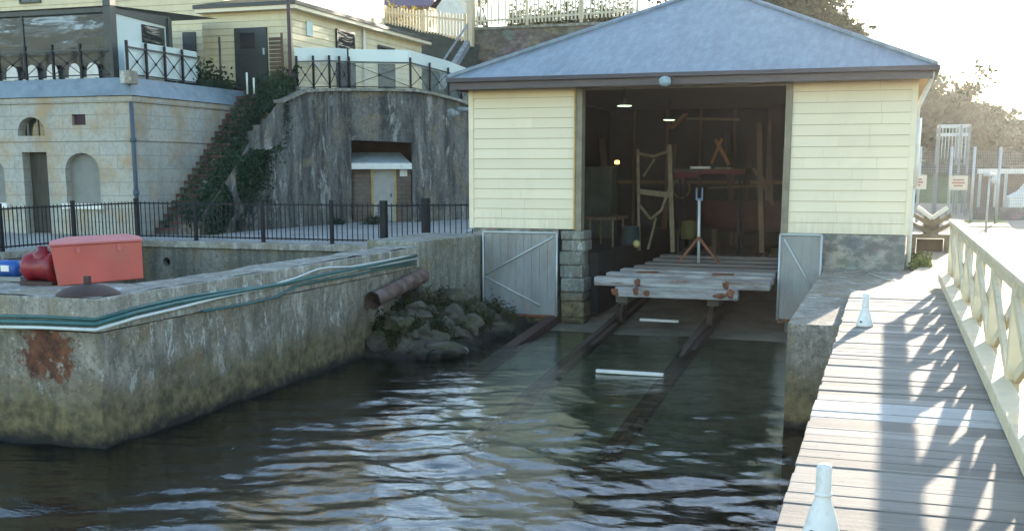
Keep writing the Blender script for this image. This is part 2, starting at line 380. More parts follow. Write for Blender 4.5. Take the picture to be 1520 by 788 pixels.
M['ivy'] = leafmat('ivy_leaves', (.010,.038,.022), (.045,.095,.045), .15)
M['weed'] = leafmat('seaweed', (.012,.024,.010), (.10,.105,.035), .1)
M['flower'] = leafmat('yellow_flowers', (.30,.22,.02), (.55,.42,.04), .3)
M['bark'] = basic('bark', (.07,.05,.035), .3, 5., .9, bump=.5)
def rockmat():
    n = NT('mossy_rock'); v = n.pos(); a = n.noise(v, 3.2, 8, .7)
    co = n.ramp(a, [(.32,(.016,.015,.011)),(.5,(.075,.068,.05)),(.7,(.20,.18,.135))])
    co = n.mix(n.ramp(n.noise(v, 2.3, 6, .7), [(.47,0.),(.6,.85)]), co, n.ramp(n.noise(v, 14, 3), [(.3,(.018,.032,.010)),(.7,(.11,.105,.028))]))
    zz = n.math('ADD', n.xyz()[2], n.math('MULTIPLY', n.math('SUBTRACT', n.noise(v, 4, 4), .5), .5))
    co = n.mix(n.ramp(zz, [(.05,1.),(.3,0.)]), co, (.013,.014,.011))
    n.col(co); n.rough(.75); n.bump(n.noise(v, 9, 8, .75), .8, .08); return n.m
M['rock'] = rockmat()
def slipmat():
    n = NT('slipway_concrete'); v = n.pos(); z = n.xyz()[2]
    a = n.noise(v, 1.6, 7, .65)
    dry = n.ramp(a, [(.3,(.13,.105,.08)),(.7,(.31,.26,.20))])
    wet = n.ramp(n.noise(v, 2.4, 7, .7), [(.3,(.08,.12,.07)),(.55,(.25,.31,.19)),(.75,(.40,.44,.30))])
    zz = n.math('ADD', z, n.math('MULTIPLY', n.math('SUBTRACT', n.noise(v, 3, 4), .5), .03))
    damp = n.ramp(a, [(.3,(.08,.078,.055)),(.7,(.20,.185,.14))])
    n.col(n.mix(n.ramp(zz, [(.05,0.),(.10,1.)]), n.mix(n.ramp(n.math('ADD', z, .02), [(.0,0.),(.022,1.)]), wet, damp), dry)); n.rough(.6); n.bump(a, .4, .03); return n.m
M['slip'] = slipmat()
M['seabed'] = basic('seabed', (.12,.11,.055), .5, 1.2, .9, dirt=(.03,.036,.02), dirt_amt=.5, dirt_scale=.8)

def glassmat(name, tint, fac, rough=.08, white=.3):
    n = NT(name); n.col(tint); n.rough(rough); n.p.inputs['Specular IOR Level'].default_value = .8
    t = n.n('ShaderNodeBsdfTransparent'); mx = n.n('ShaderNodeMixShader'); mx.inputs[0].default_value = fac
    n.l(t.outputs[0], mx.inputs[1]); n.l(n.p.outputs[0], mx.inputs[2]); n.l(mx.outputs[0], n.out.inputs['Surface']); return n.m
M['glass_screen'] = glassmat('frosted_glass', (.66,.78,.79), .68, .25)
M['glass_thin'] = glassmat('tinted_glass', (.58,.70,.72), .33, .12)
def windowmat(name, c, bump=.2, stretch=(.35,.35,2.2)):
    n = NT(name); v = n.pos(stretch)
    n.col(c); n.rough(.08); n.p.inputs['Specular IOR Level'].default_value = .55
    n.bump(n.noise(v, 1.6, 3, .5), bump, .12); return n.m
M['glass_clear'] = glassmat('clear_glass', (.5,.6,.6), .10, .05)
M['window'] = windowmat('dark_window_glass', (.02,.027,.03))
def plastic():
    n = NT('plastic_painted_reflections'); v = n.pos((.5,.5,2.6)); a = n.noise(v, 1.5, 6, .65, .8)
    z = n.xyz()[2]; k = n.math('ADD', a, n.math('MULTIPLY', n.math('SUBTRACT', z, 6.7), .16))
    n.col(n.ramp(k, [(.52,(.008,.010,.012)),(.62,(.06,.075,.085)),(.70,(.30,.36,.41))])); n.rough(.2); n.p.inputs['Specular IOR Level'].default_value = .35; n.bump(a, .2, .05); return n.m  # pale streaks, denser towards the top, are sky reflections painted into the dark glazing
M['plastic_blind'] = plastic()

def watermat():
    n = NT('harbour_water')
    v = n.pos((1,1,1))
    fr = n.n('ShaderNodeFresnel'); fr.inputs['IOR'].default_value = 1.7
    gl = n.n('ShaderNodeBsdfGlossy'); gl.inputs['Roughness'].default_value = .0; gl.inputs['Color'].default_value = (1,1,1,1)
    tr = n.n('ShaderNodeBsdfTransparent'); tr.inputs['Color'].default_value = (.78,.88,.80,1)
    mx = n.n('ShaderNodeMixShader')
    b = n.n('ShaderNodeBump'); b.inputs['Strength'].default_value = .26; b.inputs['Distance'].default_value = .035
    h = n.math('ADD', n.noise(n.pos((1,1.6,1)), 3.6, 4, .55, .8), n.math('MULTIPLY', n.noise(n.pos((1,1.4,1)), 11, 3, .6, .5), .5))
    n.l(h, b.inputs['Height']); n.l(b.outputs[0], gl.inputs['Normal']); n.l(b.outputs[0], fr.inputs['Normal'])
    n.l(fr.outputs[0], mx.inputs[0]); n.l(tr.outputs[0], mx.inputs[1]); n.l(gl.outputs[0], mx.inputs[2]); n.l(mx.outputs[0], n.out.inputs['Surface'])
    va = n.n('ShaderNodeVolumeAbsorption'); va.inputs['Color'].default_value = (.36,.50,.33,1); va.inputs['Density'].default_value = .36
    n.l(va.outputs[0], n.out.inputs['Volume'])
    return n.m
M['water'] = watermat()

# ------------------------------------------------------------------ setting: water, ground
DECK = 1.45; SLAB = 1.33; TERR = 1.45; SLIP0 = 21.4; SLOPE = .075
def slipz(Y): return (Y - SLIP0) * SLOPE

def waves(x, y):
    if y > 24 or y < -30: return 0
    # gentle ring ripples spreading from the foot of the slip plus harbour chop, fading towards the slip head
    h = 0
    for (dx, dy, L, A, ph) in WV: h += A * math.sin((x*dx + y*dy) * 2*math.pi / L + ph)
    k = max(.12, min(1., (19.5 - y) / 8.))
    for (cx, cy, L, A) in ((-6.2, 13.5, .55, .006), (-3.4, 13.2, .42, .005)):
        d = math.hypot(x-cx, y-cy)
        if d < 4: h += A * math.sin(d*2*math.pi/L) * max(0, 1-d/4)
    return h * k
rw = random.Random(3); WV = []
for i in range(28):
    a = R(-90 + rw.uniform(-60, 60)); L = rw.choice((.24,.28,.34,.42,.55,.75,1.1,1.6)) * rw.uniform(.85,1.2)
    WV.append((math.cos(a), math.sin(a), L, L * .0046 * rw.uniform(.6,1.2), rw.uniform(0, 6.28)))
w = MB()
def axis_pts(a, b, fa, fb, fine, n):
    out = [a + (fa-a)*(1-(1-i/n)**2.5) for i in range(n)]
    k = int((fb-fa)/fine); out += [fa + (fb-fa)*i/k for i in range(k)]
    out += [fb + (b-fb)*(i/n)**2.5 for i in range(n+1)]; return out
xs = axis_pts(-150, 120, -14, 1.5, .055, 10); ys = axis_pts(-200, 40, 4.5, 22.6, .045, 10)
nx, ny = len(xs), len(ys)
vs = [(x, y, waves(x, y)) for y in ys for x in xs]
w.add(vs, [(j*nx+i, j*nx+i+1, (j+1)*nx+i+1, (j+1)*nx+i) for j in range(ny-1) for i in range(nx-1)], True)
bz = -2.6; q = [(-150,-200,bz),(120,-200,bz),(120,40,bz),(-150,40,bz)]
w.add(q, [(3,2,1,0)])
top = lambda j, i: vs[j*nx+i]
w.add([q[0], q[1], vs[nx-1], vs[0]], [(0,1,2,3)]); w.add([q[1], q[2], vs[-1], vs[nx-1]], [(0,1,2,3)])
w.add([q[2], q[3], vs[-nx], vs[-1]], [(0,1,2,3)]); w.add([q[3], q[0], vs[0], vs[-nx]], [(0,1,2,3)])
struct(w.build('water', M['water'], recalc=False))
g = MB(); g.sheet((-160,-210,-2.2),(130,-210,-2.2),(130,60,-2.2),(-160,60,-2.2), 4, 4)
def bed(p):
    return Vector((p.x, p.y, -1.35 + .22*math.sin(p.x*.9+p.y*.5) + .15*math.sin(p.y*1.3-p.x*.4) - .08*max(0, 9-p.y)))
g.sheet((-14,2,0),(2,2,0),(2,23,0),(-14,23,0), 40, 50, bed)
struct(g.build('seabed', M['seabed']))

# slipway: one sloping concrete sheet with its dark side kerb
g = MB(); Y1, Y2 = 13.6, 34.
g.extr([(-6.5,Y1,slipz(Y1)),(-1.1,Y1,slipz(Y1)),(-1.1,Y2,slipz(Y2)),(-6.5,Y2,slipz(Y2))], (0,0,-1.2))
struct(g.build('slipway', M['slip']))
# land: lower terrace, apron, wharf, far ground
g = MB()
g.prism([(-60,24.0),(-9.0,24.0),(-8.4,22.6),(-8.4,60),(-60,60)], -2, TERR)
g.prism([(-60,-5),(-18.25,-5),(-18.25,24.0),(-60,24.0)], -2, TERR-.004)
struct(g.build('terrace_paving', M['path']))
g = MB(); g.box(-18.25,-9.1, 11.9, 24.0, -2, .35); struct(g.build('dock_floor', M['earth']))
g = MB(); g.prism([(-1.1,14.03),(.98,14.03),(.98,19.6),(3.2,24),(3.2,36),(-1.1,36)], -2.4, SLAB); struct(g.build('apron_slab', M['wing']))
g = MB(); g.prism([(-.42,17.12),(.98,17.12),(1.2,21),(2.2,36),(3.6,60),(1.9,60),(1.05,36),(.72,23.2),(.3,20)], SLAB+.004, SLAB+.06); struct(g.build('footpath', M['gravel']))
g = MB(); g.sheet((3.2,24,1.28),(90,24,1.28),(90,140,1.28),(3.2,140,1.28),2,2); g.sheet((-12,36,1.28),(3.2,36,1.28),(3.2,140,1.28),(-12,140,1.28),2,2); struct(g.build('ground', M['gravel']))

# ------------------------------------------------------------------ boat shed
SX0, SX1, SY, SZ0, SZ1 = -8.36, .37, 22.27, 2.0, 4.95
DX0, DX1, DZ = -5.95, -1.95, 4.80
SYB = 34.
WR = random.Random(23)
def weatherboard(mb, p0, p1, z0, z1, nrm, pitch=.205, lip=.022):
    p0 = Vector(p0); p1 = Vector(p1); nrm = Vector(nrm); z = z0
    while z < z1 - .005:
        zt = min(z + pitch, z1)
        L_ = (p1-p0).length; c_ = [0., L_]
        if L_ > 1.5: c_.insert(1, WR.uniform(.25,.75)*L_)
        u_ = (p1-p0).normalized()
        for a_, b_ in zip(c_[:-1], c_[1:]):
            q0 = p0+u_*(a_+.0012); q1 = p0+u_*(b_-.0012); j_ = WR.uniform(-.003,.004)
            mb.extr([(*(q0+nrm*(lip+j_))[:2], z+.005), (*(q1+nrm*(lip+j_))[:2], z+.005), (*(q1+nrm*.004)[:2], zt), (*(q0+nrm*.004)[:2], zt)], -nrm*.03)
        z += pitch
shed = thing('boat_shed', 'cream weatherboard boat shed with blue grey hipped roof over the slipway', 'boat shed', ((SX0+SX1)/2, SY, SLAB))
for a, b in ((SX0, DX0-.12), (DX1+.12, SX1)):
    m = MB(); weatherboard(m, (a, SY, 0), (b, SY, 0), SZ0, SZ1, (0,-1,0)); m.build('front_wall', M['cream'], shed)
for x, s_ in ((SX1,1),(SX0,-1)):
    m = MB(); weatherboard(m, (x, SY+.02, 0), (x, SYB, 0), SZ0, SZ1, (s_,0,0)); m.build('side_wall', M['cream'], shed)
m = MB(); m.box(SX0, SX1, SYB, SYB+.1, SZ0, SZ1+.05); m.build('back_wall', M['cream'], shed)
for x in (SX0, SX1):
    m = MB(); m.box(x-.05, x+.05, SY-.034, SY+.07, SZ0-.004, SZ1); m.build('corner_board', M['cream'], shed)
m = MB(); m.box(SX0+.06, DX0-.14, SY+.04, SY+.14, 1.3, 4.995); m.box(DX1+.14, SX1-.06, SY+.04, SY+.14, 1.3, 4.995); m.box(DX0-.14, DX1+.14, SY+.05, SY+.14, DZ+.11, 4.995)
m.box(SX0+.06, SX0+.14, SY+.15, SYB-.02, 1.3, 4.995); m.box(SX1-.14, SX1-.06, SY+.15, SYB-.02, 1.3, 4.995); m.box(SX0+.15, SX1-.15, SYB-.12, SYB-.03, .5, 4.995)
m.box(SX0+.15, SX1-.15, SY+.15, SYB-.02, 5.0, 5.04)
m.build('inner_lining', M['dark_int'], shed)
# door frame
m = MB(); m.box(DX0-.13, DX0, SY-.06, SY+.2, SZ0-.9, DZ+.1); m.box(DX1, DX1+.13, SY-.06, SY+.2, .25, DZ+.1); m.box(DX0, DX1, SY-.06, SY+.2, DZ, DZ+.1)
m.build('door_frame', M['frame'], shed, .008)
m = MB(); m.box(DX0-.165, DX0-.134, SY-.075, SY+.03, SZ0, DZ+.02); m.build('door_trim', M['yellow_worn'], shed)
# plinth
for q in ((DX1+.14, SX1-.02, SY-.01, SY+.25, -.1), (SX1-.27, SX1-.02, SY+.252, SYB, .8), (SX0+.03, DX0-.5, SY+.0, SY+.25, -.1), (SX0+.03, SX0+.25, SY+.252, SYB, .8)):
    m = MB(); m.box(*q, SZ0-.006); m.build('plinth', M['plinth'], shed, .01)
m = MB(); rr_ = random.Random(5)
z = -.1
while z < 1.98:
    h = min(rr_.uniform(.2,.34), 1.985-z); j = rr_.uniform(-.04,.04)
    m.box(-6.36+j*.5, -5.87+j, SY-.16+rr_.uniform(-.03,.03), SY+.42, z, z+h-.012); z += h
m.box(-6.34,-5.9,SY-.1,SY+.4,-.1,1.97)
m.build('door_pier', M['pillar'], shed, .03)
# roof (hip) with eaves
EX0, EX1, EY0, EY1, EZ, AZ = -8.66, .68, 21.7, SYB+.5, 5.05, 7.30
ap0 = Vector((-3.99, 26.6, AZ)); ap1 = Vector((-3.99, EY1-4.9, AZ))
c = [Vector((EX0,EY0,EZ)), Vector((EX1,EY0,EZ)), Vector((EX1,EY1,EZ)), Vector((EX0,EY1,EZ))]
m = MB()
for poly in ([c[0],c[1],ap0],[c[1],c[2],ap1,ap0],[c[2],c[3],ap1],[c[3],c[0],ap0,ap1]): m.extr(poly, (0,0,-.05))
rf = m.build('roof', M['roof'], shed)
m = MB()
for a, b in ((c[0],ap0),(c[1],ap0),(c[2],ap1),(c[3],ap1),(ap0,ap1)): m.tube([a+Vector((0,0,.015)), b+Vector((0,0,.015))], .055, 8)
m.build('ridge_cap', M['roof'], rf)
m = MB()
m.box(EX0+.04, EX1-.04, EY0+.03, EY0+.07, EZ-.23, EZ-.07); m.box(EX1-.08, EX1-.04, EY0+.075, EY1, EZ-.23, EZ-.07); m.box(EX0+.04, EX0+.08, EY0+.075, EY1, EZ-.23, EZ-.07)
m.build('fascia', M['fascia'], shed)
m = MB(); m.box(EX0-.02, EX1+.02, EY0-.07, EY0+.026, EZ-.09, EZ-.005); m.box(EX1+.0, EX1+.08, EY0-.07, EY1, EZ-.09, EZ-.005+.002); m.build('gutter', basic('dark_gutter', (.06,.055,.065), .1), shed, .012)
m = MB(); m.box(EX0+.09, EX1-.09, EY0+.075, SY-.04, EZ-.2, EZ-.17); m.box(SX1+.03, EX1-.085, SY, EY1-.1, EZ-.2, EZ-.17); m.build('soffit', M['yellow_worn'], shed)
# flood light on the fascia
m = MB(); m.lathe(at_y(987,121,21.6), [(.02,-.05),(.06,-.045),(.10,-.01),(.10,.03),(.05,.08),(.01,.09)], 14, 'y'); m.v = [(at_y(987,121,21.6).x+(v[0]-at_y(987,121,21.6).x)*1.2, v[1], v[2]) for v in m.v]; fl = m.build('flood_light', basic('blue_grey_lamp_case', (.26,.36,.40), .3, 14.), shed)
m = MB(); p = at_y(989,127,21.65); m.bar(p, p+Vector((.02,.1,.06)), .04, .04); m.build('bracket', M['grey_metal'], fl)
# downpipe
m = MB(); m.tube([(EX1-.05,EY0+.2,EZ-.1),(EX1-.06,EY0+.25,EZ-.25),(SX1+.06,SY+.25,4.35),(SX1+.06,SY+.25,4.1)], .045, 10); m.tube([(SX1+.06,SY+.25,4.16),(SX1+.06,SY+.25,2.9)], .085, 12); m.tube([(SX1+.06,SY+.25,2.95),(SX1+.05,SY+.2,SLAB+.06)], .045, 10)
m.build('downpipe', M['white'], shed)
# interior floor beside the slip
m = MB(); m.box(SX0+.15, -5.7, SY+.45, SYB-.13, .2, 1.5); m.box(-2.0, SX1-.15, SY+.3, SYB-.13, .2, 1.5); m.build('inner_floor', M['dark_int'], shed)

# ------------------------------------------------------------------ gates beside the opening
def sheet_gate(name, label, x0, x1, y, z0, z1, braces):
    t = thing(name, label, 'gate', ((x0+x1)/2, y, z0))
    m = MB(); nn = 18
    for i in range(nn):
        a = x0+.03+(x1-x0-.06)*i/nn; b = x0+.03+(x1-x0-.06)*(i+1)/nn; d = .012 if i % 2 else 0
        m.box(a, b, y-d, y+.02, z0+.03, z1-.03)
    pn = m.build('sheet_panel', M['galv'], t)
    m = MB(); r = .022
    m.tube([(x0,y-.02,z0),(x0,y-.02,z1)], r, 8); m.tube([(x1,y-.02,z0),(x1,y-.02,z1)], r, 8); m.tube([(x0,y-.02,z1),(x1,y-.02,z1)], r, 8)
    m.build('gate_frame', M['galv_frame'], t)
    m = MB()
    for (a, b) in braces: m.tube([(a[0],y-.035,a[1]),(b[0],y-.035,b[1])], .018, 8)
    m.build('brace', M['galv_frame'], t)
    m = MB(); m.box(x0, x1, y-.016, y+.024, z0-.02, z0+.028); m.build('bottom_edge', M['rust'], t)
    return t
sheet_gate('sheet_gate', 'wide galvanised sheet gate with V shaped braces left of the slip opening', -8.03, -6.42, SY-.2, .2, 1.93, [((-8.0,1.03),(-6.5,1.85)),((-8.0,1.0),(-6.75,.42))])
t = sheet_gate('sheet_gate', 'narrow pale blue sheet gate at the right side of the opening', -1.93, -1.16, SY-.28, .33, 1.99, [((-1.85,1.9),(-1.2,.8))])
# boat cradle on the rails
cr = thing('boat_cradle', 'slip cradle of weathered grey timber beams with rusty bolts at the opening', 'cradle', (-3.9, 21.4, slipz(21.4)))
def beam(x0, x1, y, z, h=.17, d=.3, mat='sleeper'):
    m = MB(); m.box(x0, x1, y, y+d, z-h, z); return m.build('cross_beam', M[mat], cr, .015)
z0 = 1.13
beam(-5.43, -2.03, 21.3, z0, .17, .3)
beam(-4.98, -2.60, 21.18, z0-.172, .19, .25)
for i, (x0, dz) in enumerate(((-5.30,.03),(-5.14,.06),(-4.98,.09),(-4.86,.12),(-4.8,.16),(-4.75,.2))):
    beam(x0, -2.02, 21.75+i*.55, z0+dz+.02, .16, .34, 'sleeper' if i < 2 else 'sleeper_dark')
m = MB()
for x in (-4.9, -3.1): m.box(x-.12, x+.12, 21.45, 26.6, .62, .94)
m.build('runner', M['sleeper_dark'], cr, .01)
rbp = random.Random(8)
for x in (-4.98,-4.55,-4.35,-2.95,-2.75):
    m = MB(); m.add(*blob((x,21.17,z0-.25+.03*math.sin(x*9)), .075, 2, .35, int(x*100), (rbp.uniform(.8,1.5),.35,rbp.uniform(.7,1.1)))); m.build('bolt', M['rust'], cr)
for x in (-4.56,-2.85):
    m = MB(); m.add(*blob((x,21.29,z0-.09), .07, 2, .35, 4, (1,.35,1))); m.build('bolt', M['rust'], cr)
for x in (-4.5,-3.0):
    m = MB(); m.box(x-.2, x+.22, 21.8, 22.05, z0+.052, z0+.075); m.build('strap_plate', M['rust'], cr, .01)
for x in (-5.0, -3.2):
    for y in (21.9, 25.5):
        m = MB(); m.lathe((x-.06, y, slipz(y)+.3), [(.03,0),(.2,0),(.2,.02),(.17,.03),(.17,.10),(.2,.11),(.03,.12)], 18, 'x'); m.build('wheel', M['rail_rust'], cr)
# rails on the slip (rail head at the surface of the concrete plus 8 cm)
for x, lab in ((-5.2, 'rusty slipway rail further from the boardwalk running into the water'), (-3.3, 'rusty slipway rail nearer the boardwalk running into the water')):
    m = MB(); ya, yb = 13.7, 33.
    m.bar((x,ya,slipz(ya)+.05),(x,yb,slipz(yb)+.05), .27, .12); m.bar((x,ya,slipz(ya)+.141),(x,yb,slipz(yb)+.141), .075, .06)
    tag(m.build('slip_rail', M['rail_rust']), lab, 'rail', 'slipway rails')
m = MB(); m.bar((-6.5,13.5,slipz(13.5)+.06),(-6.5,22.2,slipz(22.2)+.06), .22, .2)
tag(m.build('slip_kerb', M['brown_iron']), 'dark kerb along the edge of the slip below the rocks', 'kerb')
for a, b, lab in (((885,550),(985,556),'longer white wooden bar lying across the slip in the water'),((950,474),(1007,477),'shorter white bar across the slip close under the cradle')):
    zz = .035 if a[1] > 500 else .2
    p = at_z(*a, zz); q_ = at_z(*b, zz); m = MB(); m.bar(p, q_, .07, .05)
    tag(m.build('crossbar', M['white'], None, .006), lab, 'bar')

# ------------------------------------------------------------------ things inside the shed
def post_pts(a, b): return [Vector(a), Vector(b)]
t = thing('post_stand', 'grey steel post with forked top and two rusty braces standing on the cradle', 'stand', (-4.0, 23.6, 1.2))
Yp = 23.6
b0 = at_y(1037,392,Yp); t0 = at_y(1038,296,Yp)
m = MB(); m.tube([b0, t0], .03, 10); m.build('post', M['galv_frame'], t)
m = MB(); m.bar(t0+Vector((-.07,0,0)), t0+Vector((.07,0,0)), .06, .04)
for s in (-.06,.06): m.bar(t0+Vector((s,0,0)), t0+Vector((s,0,.24)), .03, .03)
m.build('fork', basic('blue_grey_steel', (.14,.2,.30), .2), t)
for x in (1006, 1068):
    m = MB(); m.bar(at_y(1037,352,Yp-.03), at_y(x,391,Yp-.1), .05, .05); m.build('brace', M['rust'], t)
def frame_of(name, label, cat, Y, segs, mat, w=.07, parts='post'):
    pts = [at_y(x, y, Y) for s in segs for x, y in (s[0], s[1])]
    loc = Vector((sum(p.x for p in pts)/len(pts), Y, min(p.z for p in pts)))
    t = thing(name, label, cat, loc)
    for s in segs:
        m = MB(); k = s[3] if len(s) > 3 else w
        dy = s[4] if len(s) > 4 else 0
        m.bar(at_y(*s[0], Y), at_y(*s[1], Y)+Vector((0,dy,0)), k, k); m.build(s[2], s[5] if len(s) > 5 else mat, t)
    return t
frame_of('timber_frame', 'tall pale timber scaffold frame with sagging cross pieces inside the shed', 'frame', 26.0,
   [((947,222),(949,372),'post',.06),((994,215),(999,374),'post',.1),((947,228),(970,232),'crosspiece',.06),((970,232),(995,224),'crosspiece',.06),((948,284),(996,290),'crosspiece',.12),
    ((950,305),(966,325),'brace',.06),((966,325),(982,312),'brace',.06),((982,312),(997,270),'brace',.06),((974,323),(962,370),'leg',.05),((955,262),(972,236),'brace',.04)], M['timber_pale'])
frame_of('standing_rack', 'brown upright frame with a long cross rail right of the shed interior', 'frame', 26.5,
   [((1127,182),(1131,375),'post',.12),((1052,279),(1132,276),'crossrail',.05),((1130,262),(1148,305),'brace',.1),((1118,250),(1135,275),'brace',.07),((1142,180),(1146,300),'post',.06)], M['timber'])
frame_of('trestle', 'small orange timber trestle with crossed legs on the long bench', 'trestle', 27.5,
   [((1072,206),(1056,243),'leg',.06),((1062,207),(1081,245),'leg',.075,.12)], M['timber_orange'])
# red work bench / boat bottom
t = thing('workbench', 'long bench with a red front edge behind the steel post', 'bench', (-3.6,27.5,1.5))
a = at_y(1000,254,27.4); b = at_y(1108,252,27.4)
m = MB(); m.box(a.x, b.x, 27.3, 28.3, a.z-.05, a.z+.05); m.build('bench_top', M['timber'], t)
m = MB(); m.box(a.x+.05, a.x+.62, 27.26, 27.296, a.z-.16, a.z-.03); m.box(a.x+.62, b.x, 27.27, 27.296, a.z-.07, a.z+.03); m.build('red_edge', basic('dull_red_edge', (.11,.015,.018), .3), t)
for x in (a.x+.15, b.x-.15):
    for y in (27.4, 28.2):
        m = MB(); m.box(x-.025,x+.025,y-.025,y+.025,1.0,a.z-.05); m.build('leg', M['dark_int'], t)
m = MB(); p = at_y(1026,247,27.5); q_ = at_y(1055,244,27.5); m.box(p.x, q_.x, 27.35, 27.6, a.z+.053, a.z+.11)
tag(m.build('offcut_board', M['pale_post']), 'short white board lying on the long bench', 'board')
m = MB(); p = at_y(1062,247,27.4); q_ = at_y(1086,247,27.4); m.box(p.x, q_.x, 27.33, 27.45, a.z+.053, a.z+.09)
tag(m.build('tool_tray', M['timber_pale']), 'pale shallow tray under the orange trestle', 'tray')
m = MB(); m.bar(at_y(996,190,28), at_y(1018,170,28.4), .16, .06)
tag(m.build('hanging_plank', M['timber_orange']), 'short orange plank hanging slanted under the shed roof', 'plank')
m = MB(); m.bar(at_y(1018,176,29), at_y(1098,178,29), .1, .06)
tag(m.build('rafter_pole', M['timber_pale']), 'long thin pole stored level under the shed roof', 'pole')
# dark hull, shelving, planks and studs that fill the back of the shed
hl = thing('dinghy_hull', 'dark maroon dinghy hull stored behind the forked steel post', 'dinghy', (-3.2,29.6,1.4))
m = MB(); ring = []
for k in range(13):
    t_ = k/12; w_ = .62*math.sin(math.pi*(.12+.80*t_))**.7; x_ = -4.7+3.0*t_; kz = 1.62+.35*(abs(t_-.45)*1.6)**3
    ring += [Vector((x_,29.4-w_,2.42)),Vector((x_,29.4-w_*.86,1.95)),Vector((x_,29.4-w_*.45,kz+.08)),Vector((x_,29.4,kz)),Vector((x_,29.4+w_*.45,kz+.08)),Vector((x_,29.4+w_*.86,1.95)),Vector((x_,29.4+w_,2.42))]
m.add(ring, [(a*7+b, a*7+b+1, a*7+b+8, a*7+b+7) for a in range(12) for b in range(6)] + [tuple(range(7)), tuple(range(84,91))], True)
m.build('hull', basic('maroon_hull_paint', (.05,.012,.014), .3, 3., .5), hl)
for x_ in (-4.2,-2.3):
    m = MB(); m.box(x_-.06,x_+.06,28.9,29.9,1.0,1.7); m.build('support', M['timber'], hl)
sf = thing('tool_shelf', 'dark open shelf rack against the left inside wall of the shed', 'shelf', (-7.7,26.5,1.5))
for z_ in (1.9,2.4,2.9):
    m = MB(); m.box(-8.15,-7.55,25.4,27.3,z_,z_+.04); m.build('shelf', M['timber'], sf)
for y_ in (25.42,27.24):
    m = MB(); m.box(-7.62,-7.56,y_,y_+.06,1.5,3.2); m.build('upright', M['timber'], sf)
rr_ = random.Random(17); PAL = [basic('teal_tin', (.03,.09,.09), .2), basic('grey_tin', (.14,.15,.15), .2), basic('brown_carton', (.13,.085,.045), .2), basic('faded_blue_tin', (.05,.08,.14), .2)]
for z_, lv in ((1.944,'bottom'),(2.444,'middle'),(2.944,'top')):
    y_ = 25.55; k = 0
    while y_ < 27.0:
        w_ = rr_.uniform(.14,.3); h_ = rr_.uniform(.14,.32); m = MB(); m.box(-8.0,-7.66,y_,y_+w_,z_,z_+h_)
        if k % 2: m = MB(); m.lathe((-7.8,y_+w_/2,z_), [(.0,0),(w_/2,0),(w_/2,h_*.9),(w_*.45,h_),(0,h_)], 12)
        tag(m.build('storage_tin' if k % 2 else 'storage_box', PAL[(k*3+int(z_*7)) % 4], None, .006 if k % 2 == 0 else 0), 'dim box or tin on the %s board of the dark shelf rack' % lv, 'container', 'containers on the shelf rack'); y_ += w_+rr_.uniform(.03,.12); k += 1
for (a_, b_, lab) in (((985,340,30.5),(1002,215,31.5),'long brown plank leaning on the back wall right of the pale frame'),((1088,345,31.),(1080,195,32.),'long brown plank leaning upright behind the long bench'),((1102,350,31.5),(1115,205,32.5),'thin brown plank leaning near the brown upright frame'),((905,330,29.),(893,205,30.),'dark plank leaning behind the amber lamp')):
    m = MB(); m.bar(at_y(a_[0],a_[1],a_[2]), at_y(b_[0],b_[1],b_[2]), .16, .05); tag(m.build('leaning_plank', M['timber']), lab, 'plank')
for x_ in (-7.4,-6.4,-5.4,-4.4,-3.4,-2.4,-1.4,-.5):
    m = MB(); m.box(x_-.05,x_+.05,SYB-.2,SYB-.122,.6,4.99); m.build('wall_stud', M['timber'], shed)
m = MB(); m.box(SX0+.16,SX1-.16,SYB-.19,SYB-.125,2.8,2.9); m.build('wall_batten', M['timber'], shed)
m = MB(); c0_ = at_y(1012,262,28.6)
m.tube([c0_+Vector((.22*math.cos(k*.55),.02*math.sin(k*2.1),-.3+.24*math.sin(k*.55))) for k in range(36)], .02, 6)
tag(m.build('rope_coil', basic('old_rope', (.16,.13,.08), .2)), 'coil of old rope hanging beside the long bench', 'rope')
# table left
t = thing('side_table', 'small brown table with thin legs left inside the shed', 'table', (-6.4,24.8,1.5))
a = at_y(870,324,24.6); b = at_y(918,322,24.6)
m = MB(); m.box(a.x, b.x, 24.4, 25.6, a.z-.03, a.z+.04); m.build('table_top', M['timber'], t)
for x, y in ((a.x+.12,24.5),(b.x-.1,24.5),(a.x+.12,25.5),(b.x-.1,25.5)):
    m = MB(); m.tube([(x,y,1.5 if x < -5.75 else 1.2),(x,y,a.z-.03)], .022, 8); m.build('leg', M['timber_pale'], t)
m = MB(); p = at_y(945,362,24.8); m.add(*blob(p, .09, 2, .03, 3), True); tag(m.build('buoy', basic('yellow_float', (.5,.42,.18), .1)), 'small pale yellow float low in the shed by the frame', 'float')
m = MB(); p = at_y(936,345,25.2); m.lathe(p+Vector((0,0,-.3)), [(.0,0),(.2,0),(.22,.1),(.2,.42),(.22,.44),(.0,.45)], 14); tag(m.build('drum', basic('teal_drum', (.02,.045,.05), .2)), 'dark teal drum on the shed floor behind the float', 'drum')
m = MB(); p = at_y(1023,330,27); m.lathe(p+Vector((0,0,-.4)), [(.0,0),(.18,0),(.2,.1),(.18,.42),(.0,.45)], 14); tag(m.build('fuel_can', basic('olive_can', (.09,.09,.02), .2)), 'olive yellow can deep inside the shed beside the steel post', 'can')
t = thing('locker', 'tall dark green locker against the shed wall', 'locker', (-7.4,28,1.5))
m = MB(); m.box(-7.7,-6.6,27.6,28.3,1.5,3.3); m.build('cabinet', M['int_clutter'], t, .02)
for x in (-7.68,-7.13):
    m = MB(); m.box(x, x+.51, 27.57, 27.597, 1.56, 3.26); m.build('door', M['int_clutter'], t, .005)
m = MB(); m.lathe(at_y(916,241,27.5), [(.0,-.05),(.06,-.04),(.06,.04),(.0,.05)], 10); tag(m.build('work_light', M['amber']), 'tiny amber lit lamp glowing on the shed wall', 'lamp')
